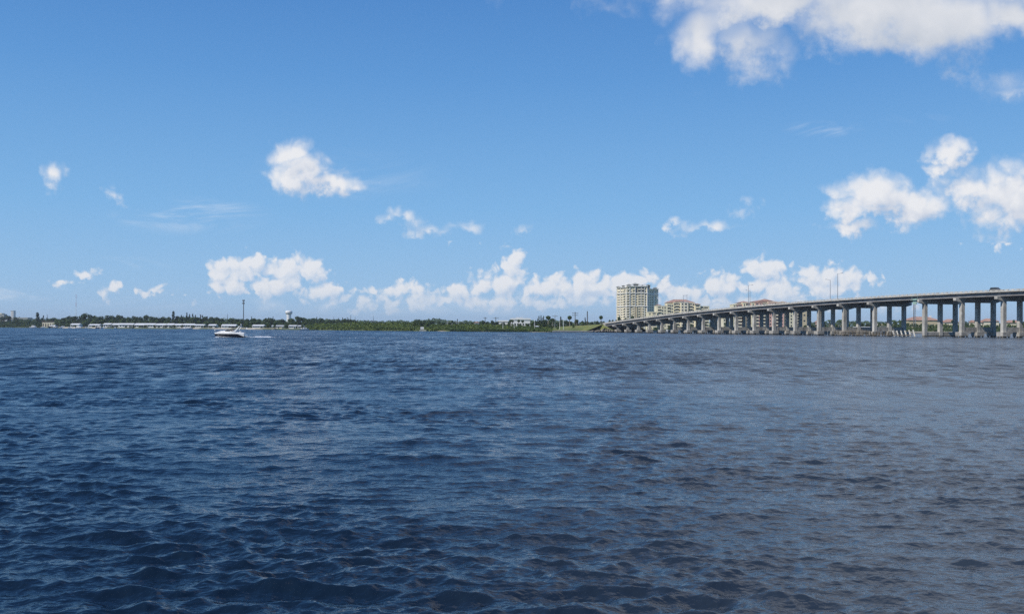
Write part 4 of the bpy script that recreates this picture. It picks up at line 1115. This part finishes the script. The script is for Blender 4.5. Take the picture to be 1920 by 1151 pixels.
for px, y, w in ((1008,595.5,2.2),(1010.5,590.5,2.6),(1014.3,589.2,2.4),(1016.5,594,2),(1019.2,591,3)): tree('cypress', px, y, 640, w, group='dark columnar trees left of the pale pole')
tree('cabbage', 1028, 590.8, 640, 9, 'large round-headed palm left of the pale utility pole'); tree('cabbage', 1036, 595.8, 640, 7, 'smaller round-headed palm touching the pale utility pole')
tree('cabbage', 1068, 590.8, 640, 8, 'tilted palm between the pale pole and the dark crossarm pole'); tree('cypress', 1051.5, 592.2, 640, 3.4, 'ragged dead-topped column tree right of the pale utility pole')
tree('norfolk', 1062.3, 596.5, 645, 4, 'small pointed pine left of the dark crossarm pole'); tree('cabbage', 1081.5, 598, 640, 6, 'round palm touching the dark crossarm pole')
tree('cypress', 1097.2, 594, 650, 2.6, 'short dark column tree left of the plain pole')
tree('palm', 1092, 601.5, 610, 7, 'low dark palm on the embankment slope')
for px, y, w in ((1004,601,9),(1013,600,10),(1022,599,10),(1031,600,11),(1041,602,10),(1050,602,9),(1062,600,11),(1071,602,9),(1080,600.5,9),(1092,601,8),(1101,602,8),(1110,602.5,8),(1120,601,8),(1132,602,8),(1143,602.5,9),(1154,601,8)):
    tree('broad', px, y, 690 + rng.uniform(-10, 25), w * 1.5, group='trees along the embankment')
for px, y, w in ((1010,607,9),(1018,606,9),(1027,607,9),(1034,609,8),(1075,606.5,7),(1045,609,7)): tree('bushy', px, y, 606, w, group='bushes at the foot of the embankment', size_word='lower')
tree('cabbage', 1127, 590.3, 612, 6.4, 'lone round-headed palm standing on the embankment at the bridge end')
tree('broad', 1161, 591.5, 900, 9, 'dark tree against the foot of the apartment tower'); tree('bushy', 1173, 595, 900, 8, 'smaller green tree right of the dark one at the tower foot'); tree('cabbage', 1185.5, 590.5, 950, 6, 'round palm in front of the apartment tower base')
for px in range(1143, 1160, 6): tree('broad', px, 598.5, 900, 7, group='low trees left of the tower foot')
# greenery behind and under the bridge
for px, y, w in ((1203,614,12),(1217,612,12),(1230,613,11),(1243,613,10),(1255,611,9),(1268,610,9),(1282,611,9),(1296,607,10),(1310,606,10),(1322,605,10),(1335,606,10),(1347,604,12),(1360,604,10),(1372,606,8),(1400,611,7),(1420,612,7),(1446,612,7),(1470,612,7)):
    tree('bushy', px, y, shoreY(px) + 40 + rng.uniform(0, 15), w, group='greenery behind the left bridge piers')
for px, y, w in ((1500,609,11),(1511,609,11),(1522,608,11),(1533,607,11),(1545,606,11),(1557,606,11),(1568,606,10),(1580,607,11),(1592,606,11),(1603,604.5,11),(1614,604,11),(1626,606,11),(1636,604,11),(1648,604,10),(1658,603.5,9),(1668,604,9),(1678,601,10),(1690,603,10),(1702,604,9),(1716,606,9),(1728,606,9),(1744,609,9),(1758,608,9),(1772,606,9),(1784,608,9),(1796,609,9),(1812,606,9),(1822,605,9),(1836,606,9),(1850,608,9),(1864,608.5,9),(1878,606,9),(1892,606,9),(1906,608,9),(1919,606,9),(1935,604,12),(1950,604,12)):
    tree('bushy' if int(px) % 3 else 'broad', px, y, 665 + rng.uniform(-15, 15) + (60 if px < 1560 else 0), w * 1.25, group='greenery beyond the right bridge piers')
for px, y in ((1555,594.5),(1576,594),(1572,597),(1538,592.5),(1608,601),(1688,596),(1675,595),(1693,597.5),(1546,598)): tree('palm', px, y, 668, None, group='palms seen through the bridge')
for px, y in ((1829,598),(1833,597),(1786,599),(1788,598),(1901,598.5),(1919,602)): tree('cabbage', px, y, 675, 4.5, group='palms among the red-roofed houses')
plant_all()

def thicket(px0, px1, top, d0, d1, n, size, m, label, name='mangrove_thicket', cat='mangroves', seed=1, ylow=.25):
    """a continuous mass of shrubs; top = [(px, picture height)] of its upper outline"""
    r_ = np.random.default_rng(seed); pts = []; nr = []
    px = r_.uniform(px0, px1, n); ph = r_.uniform(0, 6.28, 6)
    for i in range(n):
        dd = r_.uniform(0, 1); Y = shoreY(px[i]) + d0 + (d1 - d0) * dd
        yt = float(np.interp(px[i], [a for a, _ in top], [b for _, b in top]))
        X = XY(px[i], Y)
        zt = ZY(px[i], yt, Y)
        lump = .80 + .13 * math.sin(X * .55 + ph[0]) * math.cos(Y * .4 + ph[1]) + .10 * math.sin(X * 1.3 + Y * .9 + ph[2])
        env = lump * (min(1, .42 + dd * 1.0))
        zt = ylow + (zt - ylow) * env; z = ylow + (zt - ylow) * (1 - r_.uniform(0, 1) ** 2.2)
        pts.append((X, Y, z)); f = (z - ylow) / max(.1, zt - ylow); nr.append((0, -1 + f, .3 + f))
    me = leaf_mesh(name, pts, nr, size, m, r_); o = bpy.data.objects.new(name, me); COL.objects.link(o)
    return tag(o, label, cat, kind='stuff')
thicket(-60, 78, [(-60,600),(5,603),(22,601.5),(45,597.5),(55,596.8),(62,599),(70,601),(78,604)], -3, 30, 9000, .95, M_mang2, 'dark green mangroves at the far left edge of the bank', seed=2)
thicket(572, 780, [(572,609),(585,606.5),(600,605.5),(640,604.5),(680,603.5),(700,605),(730,604.5),(780,605)], -3, 40, 17000, .62, M_mang, 'long band of yellow-green mangroves between the homes and the channel marker', seed=3)
thicket(775, 1036, [(775,606),(790,608),(800,608),(830,608),(850,606),(870,606.5),(905,606),(930,609),(960,610),(1000,611),(1036,614)], -3, 34, 17000, .52, M_mang, 'green mangroves between the channel marker and the embankment', seed=4)
thicket(843, 992, [(843,618),(860,616),(900,617.5),(950,616),(992,619)], -7, 2, 2600, .42, M_mang2, 'dark low mangrove fringe standing in the water below the villas', seed=5)
thicket(1180, 1500, [(1180,618),(1250,617),(1300,615),(1400,617),(1500,616)], 2, 22, 6000, .5, M_leaf2, 'low hedges along the bank behind the left bridge piers', name='hedge_growth', cat='hedges', seed=6)
thicket(1500, 1990, [(1500,612),(1560,611),(1600,614),(1640,615),(1660,609),(1700,606),(1740,607),(1780,606),(1800,609),(1830,608),(1850,608),(1880,609),(1910,608),(1990,608)], 2, 26, 16000, .5, M_leaf2, 'green shrubs along the bank beneath the red-roofed houses', name='shrub_growth', cat='shrubs', seed=7)
# far woodland closing the horizon
def far_wood():
    r_ = np.random.default_rng(9); n = 20000; px = r_.uniform(-250, 2200, n); Y = r_.uniform(1700, 2100, n)
    pts = []; nr = []
    for i in range(n):
        X = XY(px[i], Y[i]); hmax = 12.0 + 2.2 * math.sin(X * .031) + 1.6 * math.sin(X * .083 + 1) + 1.2 * math.sin(X * .21)
        z = G + hmax * (1 - r_.uniform(0, 1) ** 2); pts.append((X, Y[i], z)); nr.append((0, -.6, .7))
    me = leaf_mesh('distant_woodland', pts, nr, 3.0, M_leaf, r_); o = bpy.data.objects.new('distant_woodland', me); COL.objects.link(o)
    tag(o, 'far strip of dark woodland closing the horizon behind everything', 'woodland', kind='stuff')
far_wood()
# ------------------------------------------------------------------ speedboat
def hull_bands(L, B, sheer, stripe_hi, stripe_lo, keel, n=22, entry=.55):
    """returns lofted bands; stations run from bow (x=0) to stern (x=L)"""
    st = []
    for i in range(n + 1):
        u = i / n; x = L * u
        hb = B / 2 * min(1, (u / entry) ** .62 if u < entry else 1) * (1 - .08 * max(0, (u - .8) / .2))
        zs, zh, zl, zk = sheer(u), stripe_hi(u), stripe_lo(u), keel(u)
        zh = min(zh, zs - .02); zl = min(zl, zh - .01)
        st.append((x, hb, zs, zh, zl, zk))
    return st
def loft(rows, closed=False):
    m = MB(); k = len(rows[0]); vs = [p for r in rows for p in r]; fs = []
    for i in range(len(rows) - 1):
        for j in range(k - 1): fs.append((i*k+j, (i+1)*k+j, (i+1)*k+j+1, i*k+j+1))
    m.add(vs, fs); return m
def speedboat():
    Y0 = 238.0; xb = XY(402.3, Y0); L = 7.75
    o = empty('speedboat', (xb, Y0, 0), R(-2), 'white cabin speedboat with dark hull stripe and raked arch crossing the river', 'speedboat')
    s = hull_bands(L, 2.7, lambda u: 1.02 + .16 * math.sin(math.pi * min(1, u * 1.25)) + .02 * u,
                   lambda u: .88 - .10 * u - max(0, (u - .80) / .2) * .62, lambda u: .34 - .42 * u,
                   lambda u: .35 - 1.0 * min(1, u * 3) + .15 * u)
    def side(zf, of): return None
    rows = []
    for x, hb, zs, zh, zl, zk in s: rows.append([(x + .12, -hb * .0, zk), (x + .1, -hb * .78, (zk + zl) / 2 if zl > zk else zk), (x + .05, -hb * .93, zl)])
    m = loft(rows); rows = [[(p[0], -p[1], p[2]) for p in r] for r in rows]; m2 = loft(rows); m.add(m2.v, [f[::-1] for f in m2.f]); m.build('hull_bottom', M_gel, o, True)
    m = MB()
    for sg in (-1, 1):
        q = loft([[(x + .05, sg * hb * .93, zl), (x + .02, sg * hb * .98, zh)] for x, hb, zs, zh, zl, zk in s]); m.add(q.v, q.f if sg < 0 else [f[::-1] for f in q.f])
    m.build('hull_stripe', M_navy, o, True)
    m = MB()
    for sg in (-1, 1):
        q = loft([[(x + .02, sg * hb * .98, zh), (x, sg * hb * 1.02, zs - .08), (x, sg * hb * 1.0, zs), (x + .05, sg * hb * .86, zs + .05)] for x, hb, zs, zh, zl, zk in s]); m.add(q.v, q.f if sg < 0 else [f[::-1] for f in q.f])
    x, hb, zs, zh, zl, zk = s[-1]
    m.add([(x, -hb, zs), (x, hb, zs), (x + .25, hb * .9, -.2), (x + .25, -hb * .9, -.2)], [(0, 3, 2, 1)])
    m.build('hull', M_gel, o, True)
    # raised foredeck running into the cockpit coaming
    rows = []
    for x, hb, zs, zh, zl, zk in s:
        u = x / L; c = .50 * math.sin(math.pi * min(1, u / .62)) ** 1.2 if u < .31 else .50 - max(0, u - .42) * .62
        c = max(.12, c) if u > .04 else .02
        rows.append([(x + .04, -hb * .87, zs + .04), (x + .04, -hb * .66, zs + c * .9), (x + .04, 0, zs + c * (1.0 if u < .46 else .35)), (x + .04, hb * .66, zs + c * .9), (x + .04, hb * .87, zs + .04)])
    loft(rows).build('deck', M_gel, o, True)
    b = MB()                                             # windscreen
    b.add([(2.85,-.85,1.55),(2.45,0,1.6),(2.85,.85,1.55),(3.45,.8,2.0),(3.1,0,2.06),(3.45,-.8,2.0),(4.1,.98,1.45),(4.2,.92,1.9),(4.1,-.98,1.45),(4.2,-.92,1.9)],
          [(0,1,4,5),(1,2,3,4),(2,6,7,3),(8,0,5,9)]); w = b.build('windscreen', M_glass, o)
    b = MB()
    for p, q in (((3.1,0,2.06),(3.45,.8,2.0)),((3.1,0,2.06),(3.45,-.8,2.0)),((3.45,.8,2.0),(4.2,.92,1.9)),((3.45,-.8,2.0),(4.2,-.92,1.9)),((2.45,0,1.6),(3.1,0,2.06))): b.tube(p, q, .03, n=5)
    b.build('windscreen_frame', M_steel, w)
    b = MB()                                             # raked radar arch
    for sg in (-1, 1): b.hexa([(5.0,sg*1.12-.06,1.3),(5.55,sg*1.12-.06,1.3),(5.55,sg*1.12+.06,1.3),(5.0,sg*1.12+.06,1.3),(6.35,sg*.95-.06,2.72),(6.62,sg*.95-.06,2.72),(6.62,sg*.95+.06,2.72),(6.35,sg*.95+.06,2.72)])
    b.box(6.33, 6.64, -1.0, 1.0, 2.6, 2.8); ar = b.build('radar_arch', M_gel, o)
    b = MB(); b.tube((6.5, .5, 2.8), (6.5, .5, 3.1), .03, n=5); b.lathe([(.1, 3.05), (.2, 3.08), (.2, 3.22), (.05, 3.26)], 10, (6.5, .5)); b.build('radar_dome', M_gel, ar)
    b = MB(); b.hexa([(3.75,-.95,2.42),(5.3,-.95,2.34),(5.3,.95,2.34),(3.75,.95,2.42),(3.85,-.88,2.62),(5.25,-.88,2.58),(5.25,.88,2.58),(3.85,.88,2.62)]); cn = b.build('canopy', M_canvas, o)
    b = MB()
    for sg in (-1, 1):
        b.tube((3.9,sg*.92,2.42),(4.7,sg*1.08,1.35),.025,n=5); b.tube((5.2,sg*.92,2.36),(4.7,sg*1.08,1.35),.025,n=5)
    b.build('canopy_frame', M_steel, cn)
    b = MB()                                             # bow rail
    pts = [(.1,0),(.5,-.42),(1.3,-.8),(2.4,-1.02)]
    for sg in (-1, 1):
        for (x0,y0),(x1,y1) in zip(pts[:-1], pts[1:]): b.tube((x0,sg*y0,1.62),(x1,sg*y1,1.66),.022,n=5)
        for (x0,y0) in pts[1:]: b.tube((x0,sg*y0,1.15),(x0,sg*y0,1.64),.02,n=5)
    b.build('bow_rail', M_steel, o)
    b = MB(); b.tube((.12,0,1.1),(.12,0,1.7),.03,n=5); b.lathe([(.05,1.65),(.17,1.70),(.17,1.85),(.04,1.92)],10,(.12,0)); b.build('bow_light', M_gel, o)
    b = MB(); b.box(L + .0, L + .85, -1.05, 1.05, .22, .32); b.build('swim_platform', M_gel, o)
    b = MB(); b.tube((L - .35, .9, 1.2), (L - .25, .9, 2.5), .025, n=5); fp = b.build('flag_pole', M_steel, o)
    b = MB(); b.add([(L-.3,.9,2.42),(L-.3,.9,2.02),(L-.05,.95,2.08),(L+.2,.88,2.02),(L+.22,.88,2.36),(L-.02,.96,2.40)], [(0,1,2,5),(5,2,3,4)]); b.build('pennant', M_white, fp)
    for x in (4.35, 6.0):
        b = MB(); b.box(x, x + .6, -.75, .75, .9, 1.25); b.box(x + .5, x + .68, -.75, .75, 1.25, 1.62); b.build('seat', M_gel, o)
    # helmsman seated under the canopy
    J = {'pelvis': (0,0,0), 'belly': (-.02,0,.18), 'chest': (-.03,0,.42), 'neck': (-.04,0,.58), 'head': (-.07,0,.70), 'top': (-.07,0,.82),
         'sl': (-.04,.19,.50), 'el': (-.20,.25,.28), 'hl': (-.45,.18,.30), 'sr': (-.04,-.19,.50), 'er': (-.18,-.26,.28), 'hr': (-.44,-.18,.30),
         'kl': (-.44,.13,.02), 'al': (-.52,.13,-.42), 'fl': (-.70,.13,-.45), 'kr': (-.44,-.13,.02), 'ar': (-.52,-.13,-.42), 'fr': (-.70,-.13,-.45)}
    RAD = dict(pelvis=.15,belly=.13,chest=.155,neck=.06,head=.095,top=.07,sl=.06,el=.045,hl=.04,sr=.06,er=.045,hr=.04,kl=.075,al=.05,fl=.045,kr=.075,ar=.05,fr=.045)
    E = [('pelvis','belly'),('belly','chest'),('chest','neck'),('neck','head'),('head','top'),('chest','sl'),('sl','el'),('el','hl'),('chest','sr'),('sr','er'),('er','hr'),('pelvis','kl'),('kl','al'),('al','fl'),('pelvis','kr'),('kr','ar'),('ar','fr')]
    ks = list(J); me = bpy.data.meshes.new('person'); me.from_pydata([J[k_] for k_ in ks], [(ks.index(a), ks.index(b)) for a, b in E], []); me.materials.append(M_skin)
    pe = bpy.data.objects.new('person', me); COL.objects.link(pe); md = pe.modifiers.new('skin', 'SKIN'); pe.modifiers.new('s', 'SUBSURF').render_levels = 1
    for i, k_ in enumerate(ks): me.skin_vertices[0].data[i].radius = (RAD[k_], RAD[k_]); me.skin_vertices[0].data[i].use_root = (i == 0)
    pe.location = (xb + 4.85, Y0 - .45, 1.38)
    tag(pe, 'person in dark top seated at the helm of the speedboat under its canopy', 'person')
    b = MB(); b.lathe([(.17,.02),(.16,.2),(.19,.42),(.20,.5),(.10,.57)], 12); b.build('shirt', M_shirt, pe)
    b = MB(); b.lathe([(.105,.72),(.115,.80),(.08,.87),(.02,.89)], 10, (-.05, 0)); b.build('hair', M_canvas, pe)
speedboat()
# foam thrown up behind the stern and the wake trailing away
def foam(name, spots, label, seed):
    r_ = np.random.default_rng(seed); m = MB()
    for px0, px1, py, dy, n, r0 in spots:
        for _ in range(n):
            px = r_.uniform(px0, px1); y_ = py + r_.normal(0, dy); Y = H * F / (y_ - hor(px)); x = XY(px, Y); r = r0 * r_.uniform(.4, 1.3); hz = r * r_.uniform(.25, .7)
            k = 7; vs = [(x + r*1.6*math.cos(a)*r_.uniform(.7,1.2), Y + r*math.sin(a)*r_.uniform(.7,1.2), -.02) for a in np.linspace(0, 5.4, k)] + [(x, Y, hz)]
            m.add(vs, [(i, (i+1) % k, k) for i in range(k)])
    return tag(m.build(name, M_foam, None, True), label, 'wake', kind='stuff')
foam('wake_foam', [(461.5,468,631.0,.12,60,.16),(469,480,631.6,.15,45,.13),(479,507,631.6,.25,260,.20),(506,516,631.8,.3,16,.10),(404,414,632.2,.1,30,.15),(520,600,632.3,.35,22,.07),(600,760,633.0,.6,34,.07)], 'white foam of the wake trailing behind the speedboat', 4)
foam('glint_foam', [(760,960,634,1.0,50,.07),(1090,1200,632.5,1.2,25,.07),(120,160,635,1,10,.07)], 'tiny scattered white wavelets near the far bank', 5)

# ------------------------------------------------------------------ moored boats
def runabout(name, hullm, cabin=False):
    o = empty(name, (0, 0, 0))
    L, B = 6.0, 2.2
    s = hull_bands(L, B, lambda u: .95 - .15 * u, lambda u: .9, lambda u: .0, lambda u: .1 - .5 * min(1, u * 3), 12)
    m = MB()
    for sg in (-1, 1):
        q = loft([[(x, 0, zk), (x, sg*hb*.85, .1), (x, sg*hb, zs)] for x, hb, zs, zh, zl, zk in s]); m.add(q.v, q.f if sg < 0 else [f[::-1] for f in q.f])
    x, hb, zs, *_ = s[-1]; m.add([(x,-hb,zs),(x,hb,zs),(x,hb*.85,.1),(x,0,-.4),(x,-hb*.85,.1)], [(0,4,3,2,1)]); m.build('hull', hullm, o, True)
    loft([[(x, -hb*.97, zs-.03), (x, 0, zs+.06), (x, hb*.97, zs-.03)] for x, hb, zs, *_ in s]).build('deck', M_gel, o, True)
    if cabin:
        b = MB(); b.hexa([(1.2,-.8,.9),(4.2,-.85,.85),(4.2,.85,.85),(1.2,.8,.9),(2.1,-.65,1.9),(4.0,-.7,1.95),(4.0,.7,1.95),(2.1,.65,1.9)]); c = b.build('cabin', M_gel, o)
        b = MB(); b.box(2.2, 3.8, -.79, .79, 1.3, 1.62); b.build('window', M_glass, c)
    else:
        b = MB(); b.hexa([(2.3,-.5,.9),(3.2,-.5,.9),(3.2,.5,.9),(2.3,.5,.9),(2.5,-.4,1.6),(3.0,-.4,1.6),(3.0,.4,1.6),(2.5,.4,1.6)]); b.build('console', M_gel, o)
        b = MB(); b.add([(2.3,-.45,1.55),(2.3,.45,1.55),(2.55,.4,1.95),(2.55,-.4,1.95)], [(0,1,2,3)]); b.build('windscreen', M_glass, o)
    b = MB(); b.box(5.85, 6.35, -.22, .22, .6, 1.35); b.box(5.95, 6.2, -.1, .1, -.5, .6); b.build('outboard', M_canvas, o)
    return o
PR = {'open': runabout('moored_boat', M_gel), 'cabin': runabout('moored_boat', M_gel, True), 'dark': runabout('moored_boat', M_navy, True)}
first = {k_: True for k_ in PR}
SPOTS = [(69,'cabin',1.5,170,'white cabin boat moored leftmost at the marina'),(76,'open',1.3,20,'small open white boat second at the left marina'),(90,'dark',2.0,5,'large dark-hulled motor yacht lying in front of the cream clubhouse'),
 (98,'cabin',1.4,60,'white cabin boat right behind the dark-hulled yacht'),(104,'open',1.3,110,'open white boat at the right end of the clubhouse'),(111,'cabin',1.3,30,'white boat furthest right in the clubhouse marina'),
 (127,'open',1.3,10,'white boat between the marina and the first mobile home'),(152,'cabin',1.4,150,'white cabin boat right of the first mobile home'),(159,'open',1.3,20,'small white open boat left of the second mobile home'),
 (179,'dark',1.3,0,'dark boat moored below the second mobile home'),(189,'open',1.3,60,'small white boat left of the third mobile home'),(346,'open',1.2,15,'small white dinghy left of its twin below the eleventh mobile home'),
 (352,'open',1.2,160,'small white dinghy right of its twin below the eleventh mobile home'),(214,'open',.9,90,'tiny white boat at the water below the fourth mobile home'),(579,'cabin',1.1,200,'last white boat at the left end of the mangroves'),
 (1249,'open',1.6,10,'white boat seen low between the fourth and fifth bridge piers'),(1273,'open',1.5,190,'white boat seen low between the sixth and seventh bridge piers')]
for px, k_, sc_, rot, lab in SPOTS:
    o = PR[k_] if first[k_] else copy_tree(PR[k_]); first[k_] = False
    Y = shoreY(px) - 9; o.location = (XY(px, Y), Y, .02); o.rotation_euler = (0, 0, R(rot)); o.scale = (sc_,) * 3
    tag(o, lab, 'boat', 'boats moored along the far bank')
def yacht():
    Y0 = 612; px = 1652.5; o = empty('motor_yacht', (XY(1645, Y0), Y0, 0), R(4), 'white two-deck motor yacht moored in the channel opening under the bridge', 'yacht')
    s = hull_bands(6.2, 2.6, lambda u: 1.9 - .25*u, lambda u: 1.2, lambda u: .2, lambda u: .2 - .6*min(1,u*3), 12)
    m = MB()
    for sg in (-1, 1):
        q = loft([[(x, 0, zk), (x, sg*hb*.85, .15), (x, sg*hb, zs)] for x, hb, zs, zh, zl, zk in s]); m.add(q.v, q.f if sg < 0 else [f[::-1] for f in q.f])
    m.build('hull', M_gel, o, True)
    loft([[(x, -hb*.97, zs), (x, 0, zs+.06), (x, hb*.97, zs)] for x, hb, zs, *_ in s]).build('deck', M_gel, o, True)
    b = MB(); b.box(1.2, 5.6, -1.0, 1.0, 1.8, 2.9); c = b.build('cabin', M_gel, o)
    b = MB(); b.box(1.5, 5.2, -1.04, 1.04, 2.2, 2.6); b.build('window', M_glass, c)
    b = MB(); b.box(2.0, 5.2, -.9, .9, 2.9, 3.6); b.box(1.8, 5.5, -1.05, 1.05, 4.2, 4.35)
    for x in (2.0, 5.2):
        for y in (-.85, .85): b.tube((x, y, 3.5), (x, y, 4.2), .05, n=5)
    b.build('flybridge', M_gel, o)
yacht()
# ------------------------------------------------------------------ floating finger docks of the left bank
def dock(px, ln, label):
    Y = shoreY(px) - ln; o = empty('dock', (XY(px, Y), Y, 0), 0, label, 'dock', 'small docks of the left bank')
    b = MB(); b.box(-1, 1, 0, ln + 2, .75, .95); b.build('deck', M_wood, o)
    for y in (0.3, ln * .5, ln):
        for x in (-.9, .9): b = MB(); b.tube((x, y, -1.5), (x, y, 1.7), .14, n=6); b.build('pile', M_wood, o)
for px, ln, lab in ((73,16,'dock at the left marina beside the leftmost boats'),(101,16,'dock in front of the right end of the cream clubhouse'),(155,12,'dock between the first and second mobile homes'),(240,10,'dock below the fifth mobile home'),(338,10,'dock left of the two white dinghies'),(512,10,'dock below the sixteenth mobile home')): dock(px, ln, lab)
# ------------------------------------------------------------------ humid air
b = MB(); b.box(-9400, 9400, -9400, 9400, -3.0, 95.0)
hz = b.build('haze', bpy.data.materials.new('haze_air'))
hm = hz.data.materials[0]; hm.use_nodes = True; hn = hm.node_tree.nodes; hn.clear()
ho = hn.new('ShaderNodeOutputMaterial'); hp = hn.new('ShaderNodeVolumePrincipled')
hp.inputs['Color'].default_value = (0.80, 0.88, 1.0, 1); hp.inputs['Density'].default_value = 0.00008; hp.inputs['Anisotropy'].default_value = 0.0
hm.node_tree.links.new(hp.outputs[0], ho.inputs['Volume']); tag(hz, kind='stuff')
